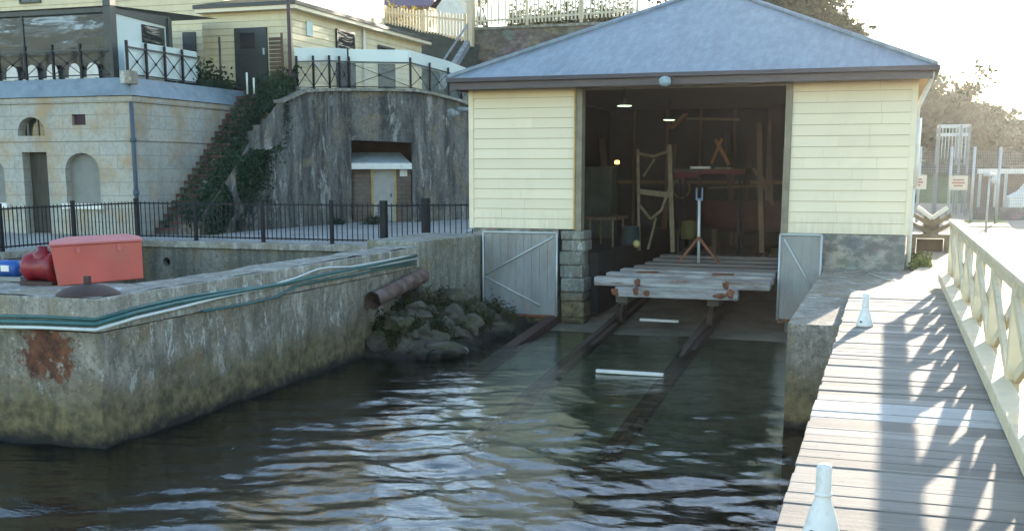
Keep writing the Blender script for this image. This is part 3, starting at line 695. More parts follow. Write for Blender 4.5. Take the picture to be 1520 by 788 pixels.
def pendant(label, x, y, Y, r):
    p = at_y(x, y, Y); t = thing('pendant_lamp', label, 'lamp', p, 'pendant lamps in the shed')
    m = MB(); m.lathe(p, [(.0,.16),(.025,.16),(.03,.07),(r*.6,.045),(r,.0),(r-.012,-.004),(r*.6,.03),(.03,.05)], 20); m.build('lamp_shade', basic('dark_enamel', (.06,.075,.07), .1), t)
    m = MB(); m.lathe(p, [(.0,-.012),(r*.9,-.01),(r*.92,.004),(.0,.01)], 20); m.build('diffuser', M['lamp'], t)
    m = MB(); m.tube([p+Vector((0,0,.19)), (p.x,p.y,4.99)], .012, 6); m.build('cord', M['black_metal'], t)
pendant('larger green white pendant lamp nearer the opening, left of the other', 927, 157, 24.4, .17)
pendant('smaller pendant lamp deeper in the shed beside the slanted plank', 993, 178, 29, .16)

# ------------------------------------------------------------------ seawall, dock and what stands on it
sw = thing('seawall', 'stained concrete seawall with rust patch and algae band on the left', 'seawall', (-9, 14, -2))
m = MB()
import mathutils.noise as mn
def rough_pt(amp):
    def f(p):
        n = mn.fractal(p*1.3, 1, 2, 5) * amp; return Vector((p.x + n, p.y + n*.8, p.z))
    return f
FX, FY = -8.5, 10.45
m.sheet((-16,FY,-2.2),(FX,FY,-2.2),(FX,FY,1.36),(-16,FY,1.36), 70, 36, rough_pt(.035))
m.sheet((FX,FY,-2.2),(FX,19.75,-2.2),(FX,19.75,1.36),(FX,FY,1.36), 90, 36, rough_pt(.035))
m.build('wall_face', M['seawall'], sw, 0)
m = MB(); m.prism([(-16,FY+.04),(FX-.04,FY+.04),(FX-.05,19.75),(-9.05,19.75),(-9.05,22.3),(-9.15,22.3),(-9.15,11.9),(-16,11.9)], -2, 1.3); m.build('wall_core', M['dockwall'], sw)
def uneven(p): return Vector((p.x, p.y, p.z + .03*mn.noise(p*1.7) + .012*mn.noise(p*6)))
m = MB()
m.prism([(-16,FY-.03),(FX+.03,FY-.03),(FX+.03,11.9),(-16,11.9)], 1.37, 1.76)
m.prism([(FX-.62,11.9),(FX+.03,11.9),(FX+.03,19.68),(FX-.62,19.68)], 1.37, 1.757)
bmx = m.build('coping', M['coping'], sw, .02)
m = MB(); m.sheet((-16,FY-.01,1.767),(FX,FY-.01,1.767),(FX,11.88,1.767),(-16,11.88,1.767), 60, 12, uneven); m.sheet((FX-.6,11.9,1.767),(FX,11.9,1.767),(FX,19.66,1.767),(FX-.6,19.66,1.767), 8, 70, uneven); m.build('coping_top', M['coping'], sw)
# dock wall under the fence, with a drain hole
dw = thing('dock_wall', 'brown stained low dock wall with a round drain hole under the black fence', 'wall', (-14,24,.3))
hp = at_y(252, 388, 23.93)
circ = [(hp.x+18.3 + .11*math.cos(2*math.pi*k/16), hp.z + .11*math.sin(2*math.pi*k/16)) for k in range(16)]
m = MB(); m.holes((-18.3,23.8,0), (1,0,0), [(0,.2),(9.3,.2),(9.3,1.3),(0,1.3)], [circ], .18, (0,1,0)); m.box(-18.3,-18.1, 11.9, 23.79, .2, 1.3); m.build('wall_face', M['dockwall'], dw)
m = MB(); m.box(-18.35,-9.0, 23.7, 24.3, 1.302, 1.46); m.box(-18.45,-18.05, -2, 23.69, 1.302, 1.46); m.build('coping', M['coping'], dw, .02)
m = MB(); m.lathe((hp.x, 23.995, hp.z), [(.0,-.005),(.12,-.004),(.12,.0),(0,.002)], 16, 'y'); m.build('drain_hole', basic('black_void', (.004,.004,.004), .1), dw)
# concrete abutment between seawall and gate
m = MB(); m.prism([(-9.6,19.7),(-8.5,19.7),(-8.1,22.03),(-8.1,22.6),(-9.6,22.6)], -1.5, 1.86); m.box(-8.098,-6.36, SY-.15, SY-.003, -1.5, .17)
tag(m.build('abutment', M['abut'], None, .03), 'square grey concrete abutment left of the wide sheet gate', 'abutment')
# conduits along the seawall
def run(name, label, pts, r, mat, group='pipes along the seawall'):
    m = MB(); m.tube(pts, r, 8); return tag(m.build(name, M[mat]), label, 'pipe', group)
xw = FX + .075; yf = FY - .075
fl_ = lambda y, x: at_y(x, y, yf)
def right_run(pts): return [at_x(x, y, xw) for x, y in pts]
run('conduit', 'white conduit bent round the seawall corner, lowest of the bundle', [fl_(484,-60), fl_(486,60), (xw-.05,yf,1.41)] + right_run([(200,472),(260,458),(330,440),(400,426),(470,412),(540,398),(618,384)]), .022, 'pvc')
run('water_pipe', 'dark teal pipe lying just above the white conduit on the seawall', [fl_(476,-60), fl_(478,60), (xw-.05,yf,1.475)] + right_run([(200,464),(260,450),(330,437),(420,421),(480,408),(560,392),(618,379)]), .032, 'teal')
run('water_pipe', 'thin teal pipe topmost in the bundle at the seawall corner', [fl_(468,-60), fl_(470,60), (xw-.05,yf,1.53)] + right_run([(210,455),(280,440),(340,431),(430,420),(500,405),(560,396),(618,388)]), .02, 'teal')
run('hose', 'sagging teal hose hanging lowest along the far half of the seawall', right_run([(300,462),(370,450),(410,441),(440,424),(480,416),(530,408),(575,397),(618,392)]), .018, 'teal')
run('cable', 'thin white cable humped over the coping near the abutment', right_run([(312,434),(360,430),(400,424),(440,412),(470,400),(487,397),(520,396),(560,389),(600,381),(620,378)]), .014, 'pvc')
# red box, winch, pump, sheave
bx = thing('red_box', 'large faded red metal box with shallow pitched lid on the seawall corner', 'box', (-9.2, 11.2, 1.77))
p0 = at_z(82,426,1.77); p1 = at_z(213,414,1.77); u = (p1-p0).normalized(); nrm = ray(120,400); nrm.z = 0; nrm.normalize(); wd = .75; L = (p1-p0).length
zt = at_y(75,366,p0.y).z
m = MB(); tp = [p0+u*-.03, p1, p1+nrm*wd, p0-u*.03+nrm*wd]; bt = [p0+u*.04, p1-u*.0, p1+nrm*wd, p0+u*.04+nrm*wd]
zt2 = zt; vs8 = [Vector((p.x,p.y,1.775)) for p in bt] + [Vector((p.x,p.y,zt2)) for p in tp]
m.add(vs8, [(3,2,1,0),(4,5,6,7),(0,1,5,4),(1,2,6,5),(2,3,7,6),(3,0,4,7)]); m.build('box_body', M['red'], bx, .012)
for t_ in (.27,.73):
    h_ = p0+u*L*t_-nrm*.016; m = MB(); m.bar(Vector((h_.x,h_.y,zt-.10)), Vector((h_.x,h_.y,zt-.03)), .045, .012, (nrm.x,nrm.y,0)); m.build('latch', M['red_lid'], bx)
m = MB(); e = .02; q4 = [p0-u*(.03+e)-nrm*e, p1+u*e-nrm*e, p1+u*e+nrm*(wd+e), p0-u*(.03+e)+nrm*(wd+e)]
top4 = [p0+u*.22+nrm*.32, p1-u*.22+nrm*.32, p1-u*.22+nrm*(wd-.25), p0+u*.22+nrm*(wd-.25)]
zz = lambda P, z: [Vector((p.x,p.y,z)) for p in P]
m.add(zz(q4, zt2+.002)+zz(q4, zt2+.03)+zz(top4, zt2+.085), [(3,2,1,0),(0,1,5,4),(1,2,6,5),(2,3,7,6),(3,0,4,7),(4,5,9,8),(5,6,10,9),(6,7,11,10),(7,4,8,11),(8,9,10,11)]); m.build('lid', M['red_lid'], bx, .006)
m = MB(); c0 = at_z(131,436,1.77); m.lathe(c0, [(.36,0),(.35,.015),(.28,.06),(.16,.10),(.05,.12),(.0,.12)], 28); sh = m.build('sheave_cover', M['brown_iron'])
tag(sh, 'dark brown domed iron cover with a stub in front of the red box', 'cover')
m = MB(); m.box(c0.x-.035,c0.x+.035,c0.y-.03,c0.y+.03,1.885,1.98); m.build('stub', M['brown_iron'], sh, .006)
wn_ = thing('winch', 'dark red winch drum with motor left of the red box', 'winch', at_z(50,425,1.77))
cw = at_z(50,424,1.77) + Vector((-.02,.2,.22))
m = MB(); m.lathe(cw-Vector((.2,0,0)), [(.02,0),(.17,0),(.185,.02),(.185,.12),(.165,.14),(.165,.34),(.185,.36),(.185,.44),(.1,.45),(.02,.45)], 20, 'x'); m.build('drum', M['dark_red'], wn_)
m = MB(); m.lathe(cw+Vector((.02,0,.1)), [(.12,0),(.12,.08),(.06,.11),(.06,.16),(.0,.17)], 14); m.build('gear_case', M['dark_red'], wn_)
m = MB(); m.box(cw.x-.2,cw.x+.3,cw.y-.2,cw.y+.2,1.775,1.82); m.lathe(cw+Vector((.24,0,0)), [(.04,0),(.11,0),(.11,.1),(.04,.1)], 14, 'x'); m.build('bed_plate', M['brown_iron'], wn_)
pm = thing('pump', 'small blue pump with a white label beside the winch', 'pump', at_z(5,418,1.77))
cp = at_z(5,418,1.77) + Vector((0,.15,.16))
m = MB(); m.lathe(cp-Vector((.18,0,0)), [(.02,0),(.1,0),(.11,.04),(.11,.3),(.06,.33),(.02,.34)], 16, 'x'); m.build('motor', M['blue'], pm)
m = MB(); m.box(cp.x-.06,cp.x+.07,cp.y-.118,cp.y-.105,cp.z-.03,cp.z+.05); m.build('label_plate', M['white'], pm)
m = MB(); m.box(cp.x-.2,cp.x+.25,cp.y-.12,cp.y+.12,1.775,1.83); m.tube([cp+Vector((.15,0,-.02)),cp+Vector((.3,0,-.05)),cp+Vector((.5,.1,-.08))], .03, 8); m.build('base', M['grey_metal'], pm)
# big rusty outlet pipe
m = MB(); a = at_x(553,446,-8.32); b = at_x(628,409,-8.34); d = (b-a).normalized()
m.tube([a, a+d*.05, b], [.155,.14,.14], 18, cap=False); m.tube([a+d*.02, b], .115, 18, cap=False)
op = tag(m.build('outlet_pipe', M['rusty_pipe']), 'short thick rusty outlet pipe poking over the rocks', 'pipe')
m = MB(); m.tube([a+d*.25, a+d*.26], .116, 16); m.build('dark_bore', basic('black_bore', (.03,.012,.009), .1), op)
# rocks
def bank(p):
    x, y = p.x, p.y
    e = min((x+9.3)/.5, (-6.35-x)/.8, (y-16.25)/1.4, 1); e = max(0, e)
    hgt = .14 + .58*math.exp(-((x+8.4)/.7)**2 - ((y-19.3)/1.5)**2) + .2*max(0, min(1,(-6.9-x)/.8))
    nz = mn.fractal(Vector((x*2.1,y*2.1,3)),1,2,5)*.16 + abs(mn.noise(Vector((x*1.3,y*1.3,9))))*.14
    return Vector((x + .08*mn.noise(Vector((x*3,y*3,1))), y + .08*mn.noise(Vector((x*3,y*3,5))), -1. + e*(.88 + min(hgt,1.25)) + e*nz))
m = MB(); m.sheet((-9.4,16.0,0),(-6.3,16.0,0),(-6.3,22.3,0),(-9.4,22.3,0), 70, 130, bank)
struct(m.build('rubble_bank', M['rock']), 'stuff', 'rubble and seaweed bank at the foot of the abutment', 'rubble')
def stone(c, r, seed, sq):
    bm = bmesh.new(); bmesh.ops.create_icosphere(bm, subdivisions=3, radius=1); rr = random.Random(seed); o_ = Vector((seed*3.1, seed*1.7, 0))
    cuts = [(Vector((rr.gauss(0,1),rr.gauss(0,1),rr.gauss(0,1))).normalized(), rr.uniform(.42,.78)) for _ in range(11)]
    vs = []
    for v in bm.verts:
        p = v.co.copy()
        for n_, d_ in cuts:
            k = p.dot(n_) - d_
            if k > 0: p -= n_*k
        p *= 1 + .06*mn.fractal(p*1.6+o_, 1, 2, 4)
        vs.append(Vector((p.x*sq[0], p.y*sq[1], p.z*sq[2]))*r + Vector(c))
    fs = [tuple(v.index for v in f.verts) for f in bm.faces]; bm.free(); return vs, fs
rs = random.Random(11)
for i in range(120):
    x = rs.uniform(-8.5,-6.6); y = rs.uniform(16.5, 21.4); r = rs.choice((.06,.08,.1,.13,.17,.22,.3)); pz = bank(Vector((x,y,0))).z
    m = MB(); m.add(*stone((x,y,pz+r*.22), r, i, (1.2*rs.uniform(.8,1.2),rs.uniform(.8,1.2),rs.uniform(.6,.9))), False)
    tag(m.build('rock', M['rock']), 'weed covered boulder in the rubble bank below the wide sheet gate', 'rock', 'boulders below the sheet gate')
m = MB(); p = at_z(690,522,.10); m.add(*stone(p, .11, 77, (1,1,.8)), False); tag(m.build('rock', M['ledge']), 'single pale grey rock at the water edge of the rubble', 'rock')
def leaves(mb, pts, size, rng, flat=0.):
    for p in pts:
        s = size*rng.uniform(.6,1.3); a = Vector((rng.gauss(0,1),rng.gauss(0,1),rng.gauss(0,1)-flat)).normalized()
        b = a.orthogonal().normalized(); b.rotate(Matrix.Rotation(rng.uniform(0,6.28),3,a)); c_ = a.cross(b)
        mb.add([p-b*s*.5, p+c_*s*.3, p+b*s*.5+a*s*.12, p-c_*s*.3], [(0,1,2,3)])
m = MB(); rl = random.Random(5); P = []
for i in range(30000):
    x = rl.uniform(-8.5,-6.5); y = rl.uniform(16.8,22.0); b_ = bank(Vector((x,y,0)))
    if b_.z > .12 and mn.noise(Vector((x*1.5,y*1.5,0))) > -.05: P.append(b_+Vector((0,0,abs(rl.gauss(0,.12)))))
leaves(m, P, .06, rl); struct(m.build('seaweed', M['weed'], recalc=False), 'stuff', 'green weed over the rubble bank', 'weed')

# ------------------------------------------------------------------ boardwalk and railing
WX0, WX1 = -.45, .97
bwk = MB(); y = 1.6; rb = random.Random(2)
while y < 17.05:
    g_ = rb.choice((.004,.006,.005,.004,.008,.018)); dz = rb.uniform(-.006,.006); j = rb.uniform(-.008,.008)
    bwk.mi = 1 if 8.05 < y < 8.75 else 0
    bwk.box(WX0+j, WX1, y+g_/2, y+.205-g_/2, DECK-.06+dz, DECK+dz); y += .205
bw = thing('boardwalk', 'weathered grey timber boardwalk in sun and railing shadow at the right', 'boardwalk', (.25,9,DECK-.3))
bwk.build('planking', [M['deck'], M['deck_pale']], bw, .005)
m = MB()
for x in (WX0+.12, .3, WX1-.1): m.box(x-.07,x+.07,1.6,17.05,DECK-.32,DECK-.075)
m.build('joist', M['sleeper_dark'], bw)
for y in (4.5, 9.2, 13.4):
    for x in (WX0+.16, WX1-.12):
        m = MB(); m.tube([(x,y,-2.3),(x,y,DECK-.32)], .12, 12); m.build('pile', M['sleeper_dark'], bw)
m = MB(); m.box(.82,.985,1.6,18.9,DECK+.012,DECK+.14); kb = m.build('kerb_rail', M['cream_rail'], bw, .012)
rl_ = thing('railing', 'white timber railing with crossed braces along the boardwalk', 'railing', (.99,11,DECK))
RX, RZ = 1.0, 2.42
m = MB(); m.box(RX-.075,RX+.075,1.2,19.05,RZ-.05,RZ+.012); m.build('handrail', M['cream_rail'], rl_, .015)
m = MB(); m.box(RX-.03,RX+.03,1.2,19.0,RZ-.155,RZ-.056); m.build('top_plate', M['cream_rail'], rl_, .008)
ys_ = [18.9 - 1.9*i for i in range(10)]
for y in ys_:
    m = MB(); m.box(RX-.05,RX+.05,y-.05,y+.05,DECK-.2,RZ-.055); m.build('post', M['cream_rail'], rl_, .008)
for a_, b_ in zip(ys_[:-1], ys_[1:]):
    for s in (0, 1):
        m = MB(); za, zb = (DECK+.16, RZ-.16) if s else (RZ-.16, DECK+.16); xo = RX + (.026 if s else -.026)
        m.bar((xo,a_-.06,za),(xo,b_+.06,zb), .045, .10, (1,0,0)) if False else m.bar((xo,a_-.06,za),(xo,b_+.06,zb), .046, .105)
        m.build('brace', M['cream_rail'], rl_, .006)
# timber wharf beyond the railing
m = MB(); x = 1.06
while x < 7:
    m.box(x+.006, x+.214, 2, 30, DECK-.16, DECK-.1+random.uniform(-.004,.004)); x += .22
m.box(1.1,7,2,30,DECK-.3,DECK-.161)
struct(m.build('wharf_deck', M['wharf'], None))
# white bottle shaped posts on the edge
bo = thing('edge_post', 'white bottle shaped post at the near edge of the boardwalk, closest to the camera', 'post', (-.22,5.33,DECK), 'white posts on the boardwalk')
m = MB(); m.lathe((-.22,5.33,DECK+.002), [(.0,0),(.095,0),(.095,.02),(.085,.05),(.062,.14),(.042,.19),(.037,.22),(.036,.36),(.03,.372),(.0,.374)], 22); m.lathe((-.22,5.33,DECK+.222), [(.038,0),(.044,.003),(.044,.014),(.038,.018)], 22); m.build('post_body', M['pale_post'], bo)
m = MB()
m.lathe((-.262,5.245,DECK+.06), [(.0,-.01),(.011,-.008),(.011,.008),(.0,.01)], 8, 'y'); m.build('bolt', M['brown_iron'], bo)
dup(bo, (-.18,13.19,DECK), 'white bottle shaped post further along the boardwalk edge, near the apron')
# chain at the apron
m = MB(); pts = [at_z(x,y,SLAB+.02) for x,y in ((1290,406),(1300,409),(1312,413),(1325,416),(1336,418))]; m.tube(pts, .012, 6)
tag(m.build('chain', M['galv_frame']), 'thin pale chain lying on the apron below the stone plinth', 'chain')

# ------------------------------------------------------------------ black fence on the terrace
def picket_bay(fence, a, b, h, zb, gap=.125, r=.009):
    a = Vector(a); b = Vector(b); d = b-a; n = max(2, int(d.length/gap)); m = MB(); u = d.normalized()
    for i in range(1, n):
        p = a + d*i/n; m.bar((p.x,p.y,zb+.06),(p.x,p.y,zb+h-.01), r*2, r*2, (1,0,0))
    for z in (.1, h-.06): m.bar((a.x,a.y,zb+z),(b.x,b.y,zb+z), .03, .035)
    m.build('picket_panel', M['black_metal'], fence)
def fence_run(label, pts, h, zb, rposts, cat='fence'):
    f = thing('picket_fence', label, cat, (pts[0][0],pts[0][1],zb))
    for a, b in zip(pts[:-1], pts[1:]): picket_bay(f, (*a,0), (*b,0), h, zb)
    for p, r in zip(pts, rposts):
        if r:
            m = MB(); m.box(p[0]-r,p[0]+r,p[1]-r,p[1]+r,zb,zb+h+.06); m.build('post', M['black_metal'], f, .004)
    return f
fence_run('black picket fence section turning towards the camera beside the stone house', [(-18.16,24.0),(-18.16,21.7),(-18.16,19.4),(-18.16,17.1),(-18.16,14.8)], .98, 1.46, [0,.04,.04,.04,.04])
fence_run('long straight black picket fence along the dock wall', [(-18.16,24.05),(-16.42,24.05),(-14.5,24.05),(-12.62,24.05),(-11.25,24.05)], .98, 1.46, [.045,.04,.04,.04,.075])
fence_run('short black fence panel running from the thick post to the shed', [(-11.2,24.1),(-10.4,24.7),(-9.2,25.3)], .98, 1.46, [0,0,.04])
m = MB(); m.box(-11.3,-11.12,26.4,26.6,TERR,2.5); tag(m.build('gate_post', M['black_metal'], None, .01), 'separate thick black gate post behind the short fence panel', 'post')
m = MB(); m.tube([(-11.1,29,1.5),(-10.4,29.2,1.75),(-9.2,29.4,2.2)], .05, 8); tag(m.build('handrail_pipe', M['galv_frame']), 'pale pipe sloping up beside the shed wall', 'pipe')

# ------------------------------------------------------------------ stone house on the left
BX, BY, BW = -19.3, 25.6, -31.
sh_ = thing('stone_house', 'old sandstone house with arched windows and blue grey roof edge at left', 'house', (BX-3,BY,TERR))
def arch(x0, x1, z0, z1, n=10):
    r = (x1-x0)/2; c_ = (x0+x1)/2; zs = z1 - r*.85
    return [(x0,z0),(x1,z0)] + [(c_ + r*math.cos(math.pi*k/n), zs + r*.85*math.sin(math.pi*k/n)) for k in range(n+1)]
def bxz(x, y): p = at_y(x, y, BY); return p.x, p.z
def rect(x0,x1,z0,z1): return [(x0,z0),(x1,z0),(x1,z1),(x0,z1)]
wx0 = bxz(100,300)[0]; wx1 = bxz(150,300)[0]; wz0 = bxz(125,304)[1]; wz1 = bxz(125,227)[1]
dx0 = bxz(38,300)[0]; dx1 = bxz(74,300)[0]; dz1 = bxz(55,226)[1]
sx0 = bxz(27,200)[0]; sx1 = bxz(67,200)[0]; sz0 = bxz(47,202)[1]; sz1 = bxz(47,174)[1]
vx0 = bxz(107,180)[0]; vx1 = bxz(127,180)[0]; vz0 = bxz(115,186)[1]; vz1 = bxz(115,170)[1]
lx1 = bxz(8,280)[0]; lx0 = lx1 - .85
H5 = 5.0
m = MB(); outer = [(BW,TERR-.1),(BX,TERR-.1),(BX,H5),(BW,H5)]
hs = [arch(wx0,wx1,wz0,wz1), rect(dx0,dx1,TERR-.05,dz1), arch(sx0,sx1,sz0,sz1), rect(vx0,vx1,vz0,vz1), arch(lx0,lx1,wz0,wz1-.15)]
m.holes((0,BY,0), (1,0,0), outer, hs, .45, (0,1,0))
m.box(BX-.45,BX, BY+.452, 32.5, TERR-.1, H5); m.build('wall', M['ashlar'], sh_)
m = MB(); m.box(BW,BX+.06,BY-.06,BY+.35,H5+.002,H5+.16); m.box(BX-.35,BX+.06,BY+.352,32.4,H5+.002,H5+.16); m.box(BW,BX+.03,BY-.03,BY-.002,3.98,4.05); m.box(BX+.002,BX+.03,BY,32.4,3.98,4.05); m.build('cornice', M['ashlar'], sh_, .02)
m = MB()
m.add([(BW,BY-.12,5.17),(BX+.12,BY-.12,5.17),(BX+.12,32.3,5.17),(BX-.2,32.3,5.66),(BX-.2,BY+.2,5.66),(BW,BY+.2,5.66)], [(0,1,4,5),(1,2,3,4)])
m.add([(BW,BY+.2,5.66),(BX-.2,BY+.2,5.66),(BX-.2,32.3,5.66),(BW,32.3,5.66)], [(0,1,2,3)])
m.build('roof', M['lead'], sh_)
for a, b in ((lx0,lx1),(wx0,wx1)):
    m = MB(); m.box(a-.02,b+.02,BY+.22,BY+.26,wz0-.02,wz1+.02); m.build('window_board', M['board'], sh_)
for a, b in ((lx0,lx1),(wx0,wx1)):
    m = MB(); m.box(a-.12,b+.12,BY-.12,BY+.2,wz0-.12,wz0+.03); m.build('sill', M['white'], sh_, .01)
m = MB(); m.box(dx0-.02,dx1+.02,BY+.3,BY+.36,TERR,dz1+.02); m.build('door', M['old_door'], sh_)
fr_ = MB(); fr_.box(sx0-.02,sx1+.02,BY+.28,BY+.3,sz0-.02,sz1+.02); f_ = fr_.build('window', M['window'], sh_)
m = MB(); cx_ = (sx0+sx1)/2
for x in (sx0+.12, cx_+.0, sx1-.14): m.box(x-.025,x+.025,BY+.25,BY+.278,sz0,sz1)
m.build('window_bars', M['frame'], f_)
m = MB(); m.box(vx0-.01,vx1+.01,BY+.1,BY+.12,vz0-.01,vz1+.01); m.build('vent_grille', basic('maroon_vent', (.035,.015,.022), .2), sh_)
m = MB(); m.tube([(BX+.07,BY-.1,5.0),(BX+.07,BY-.1,1.46)], .06, 10)
for z in (4.0,2.6): m.lathe((BX+.07,BY-.1,z), [(.06,-.06),(.085,-.05),(.085,.05),(.06,.06)], 10)
m.build('downpipe', basic('slate_blue_pipe', (.06,.085,.11), .15), sh_)
# stone corbel lamp on the parapet
p = at_x(198,120,-19.15); m = MB(); m.box(-19.45,-19.12,p.y-.18,p.y+.18,5.45,5.8); tag(m.build('parapet_block', M['coping'], None, .03), 'small pale stone block on the blue grey roof corner', 'block')

# ------------------------------------------------------------------ conservatory and upper balustrades
UZ = 5.8
cv = thing('conservatory', 'dark framed glazed terrace room with clear blinds above the stone house', 'conservatory', (-22,27.5,UZ))
CX, CY = -20.45, 26.4
def post(mb, x, y, z0, z1, r=.06): mb.box(x-r, x+r, y-r, y+r, z0, z1)
for (x, y, z, r) in ((CX,CY,8.4,.12),(-23.4,CY,7.5,.04),(-26.4,CY,7.5,.04),(-29.4,CY,7.5,.04),(CX,29.0,7.6,.09)):
    m = MB(); post(m, x, y, 5.66, z, r); m.build('frame_post', M['dark_frame'], cv)
m = MB(); m.box(-32,CX-.13,CY-.08,CY+.08,7.46,7.58); m.extr([(CX-.05,CY+.13,7.46),(CX-.05,29.1,7.36),(CX-.05,29.1,7.66),(CX-.05,CY+.13,7.58)], (.1,0,0)); m.build('top_beam', M['dark_frame'], cv)
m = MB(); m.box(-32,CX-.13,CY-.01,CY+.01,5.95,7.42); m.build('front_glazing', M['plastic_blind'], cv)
m = MB(); m.box(CX-.01,CX+.01,CY+.13,28.9,5.95,7.5); m.build('side_glazing', M['glass_screen'], cv)
m = MB(); m.box(CX-.2,CX-.12,CY+.6,28.2,5.9,7.3); m.build('blind', M['curtain'], cv)
m = MB(); m.box(-32,CX-.13,CY-.04,CY+.04,5.66,5.95); m.build('kick_panel', M['dark_frame'], cv)
for x in (-25.2,-24.5,-23.75,-23.05,-22.35,-21.6,-21.0):
    ch = MB(); ch.extr([(x+.2*math.cos(math.pi*k/8),CY-.16,5.70+.42*math.sin(math.pi*k/8)**.6) for k in range(9)], (0,.03,0)); ch.box(x-.2,x+.2,CY-.3,CY-.16,5.68,5.72)
    tag(ch.build('terrace_chair', M['white']), 'white round backed terrace chair behind the black balustrade on the stone house', 'chair', 'white chairs on the terrace')
m = MB(); m.box(CX+.012,CX+.03,27.75,28.8,6.55,7.3); m.build('window_flap', M['window'], cv)
m = MB(); m.add([(-32,CY-.15,7.61),(CX+.15,CY-.15,7.61),(CX+.15,31.5,7.9),(-32,31.5,7.9)],[(0,1,2,3)]); m.build('roof', M['lead'], cv)
def xrail(name, label, pts, h, nb, glass=None, gh=None, zoff=0.):
    t = thing(name, label, 'balustrade', pts[0])
    pts = [Vector(p) for p in pts]
    for a, b, n in zip(pts[:-1], pts[1:], nb):
        for i in range(n):
            p = a+(b-a)*i/n; q = a+(b-a)*(i+1)/n; z_ = Vector((0,0,1))
            m = MB(); m.bar(p+z_*.12, q+z_*(h-.08), .018, .018); m.bar(p+z_*(h-.08), q+z_*.12, .018, .018); c_ = (p+q)/2+z_*(h/2+.02)
            m.add(*blob(c_, .045, 1, 0, 1), True)
            m.bar(p+z_*.1, q+z_*.1, .03, .03); m.build('cross_panel', M['black_metal'], t)
            m = MB(); m.box(p.x-.03,p.x+.03,p.y-.03,p.y+.03,p.z,p.z+h+.12); m.build('post', M['black_metal'], t)
        m = MB(); m.bar(a+Vector((0,0,h-.05)), b+Vector((0,0,h-.05)), .05, .04); m.build('top_rail', M['dark_frame'], t)
        if glass:
            m = MB(); o_ = Vector((0,0,0)); d = (b-a).normalized(); nr = Vector((-d.y,d.x,0))*.07
            m.extr([a+nr+Vector((0,0,.08)), b+nr+Vector((0,0,.08)), b+nr+Vector((0,0,gh)), a+nr+Vector((0,0,gh))], nr*.12)
            if glass == 'glass_thin':
                m = MB(); zc = gh-.46; m.extr([a+nr+Vector((0,0,.08)), b+nr+Vector((0,0,.08)), b+nr+Vector((0,0,zc-.004)), a+nr+Vector((0,0,zc-.004))], nr*.12); m.build('clear_pane', M['glass_clear'], t)
                m = MB(); m.extr([a+nr+Vector((0,0,zc)), b+nr+Vector((0,0,zc)), b+nr+Vector((0,0,gh)), a+nr+Vector((0,0,gh))], nr*.12); m.build('glass_panel', M['glass_screen'], t)
            else: m.build('glass_panel', M[glass], t)
    return t
xrail('balustrade', 'black crossed balustrade on the roof edge in front of the dark blinds', [(-31,25.95,5.66),(-23.9,25.95,5.66),(-20.2,25.95,5.66)], .82, [6,4])
xrail('balustrade', 'black crossed balustrade backed by pale glass beside the corner post', [(-19.62,25.95,5.66),(-19.62,29.3,5.66)], .86, [4], 'glass_screen', 1.0)
# planter behind the balustrade
m = MB(); rl = random.Random(9); P = [Vector((rl.gauss(-19.9,.25), rl.gauss(30.0,.55), 5.75+abs(rl.gauss(0,.28)))) for _ in range(700)]
leaves(m, P, .14, rl); m.box(-20.3,-19.5,29.2,30.9,5.66,5.85)
tag(m.build('shrub', M['ivy'], recalc=False), 'low dark shrub behind the balustrade near the green door', 'shrub')
for x in (367,377):
    p = at_y(x,132,30.6); m = MB(); m.tube([(p.x,p.y,5.5),(p.x,p.y,at_y(x,108 if x < 370 else 116,30.6).z)], .03, 8)
    tag(m.build('stake', M['white']), 'taller of the two short white stakes at the stair head' if x < 370 else 'shorter of the two short white stakes at the stair head', 'stake')

# main house and annex
HZ = 5.85
mh = thing('main_house', 'tall yellow weatherboard house behind the terrace room', 'house', (-30,33.4,HZ))
HXR = -21.3
m = MB(); weatherboard(m, (-45,33.4,0), (HXR,33.4,0), HZ, 12.5, (0,-1,0), .22); m.box(-45,HXR,33.44,46,HZ,12.5); m.build('wall', M['yellow'], mh)
m = MB(); m.extr([(-45.5,32.9,12.5),(HXR+.5,32.9,12.5),(HXR+.5,39.7,15.2),(-45.5,39.7,15.2)], (0,0,.15)); m.extr([(-45.5,46.5,12.5),(HXR+.5,46.5,12.5),(HXR+.5,39.7,15.2),(-45.5,39.7,15.2)], (0,0,.15)); m.build('roof', M['roof'], mh)
def window(parent, x0,x1,y,z0,z1, pane='window', fr='dark_frame', face=(0,-1,0), name='window'):
    m = MB()
    if face[1]:
        for a,b,c_,d in ((x0-.06,x0,z0-.06,z1+.06),(x1,x1+.06,z0-.06,z1+.06),(x0,x1,z0-.06,z0),(x0,x1,z1,z1+.06)): m.box(a,b,y-.075,y+.0,c_,d)
        f = m.build(name, M[fr], parent); m = MB(); m.box(x0,x1,y-.045,y-.03,z0,z1); m.build('pane', M[pane], f); m = MB(); m.box((x0+x1)/2-.02,(x0+x1)/2+.02,y-.06,y-.046,z0,z1); m.build('glazing_bar', M[fr], f)
    else:   # face +X, x0/x1 run along Y and y is X
        for a,b,c_,d in ((x0-.06,x0,z0-.06,z1+.06),(x1,x1+.06,z0-.06,z1+.06),(x0,x1,z0-.06,z0),(x0,x1,z1,z1+.06)): m.box(y,y+.075,a,b,c_,d)
        f = m.build(name, M[fr], parent); m = MB(); m.box(y+.03,y+.045,x0,x1,z0,z1); m.build('pane', M[pane], f); m = MB(); m.box(y+.046,y+.06,x0,x1,(z0+z1)/2-.02,(z0+z1)/2+.02); m.build('glazing_bar', M[fr], f)
    return f
a = at_y(33,6,33.4); b = at_y(60,6,33.4); window(mh, a.x, b.x, 33.38, a.z+.05, a.z+1.5)
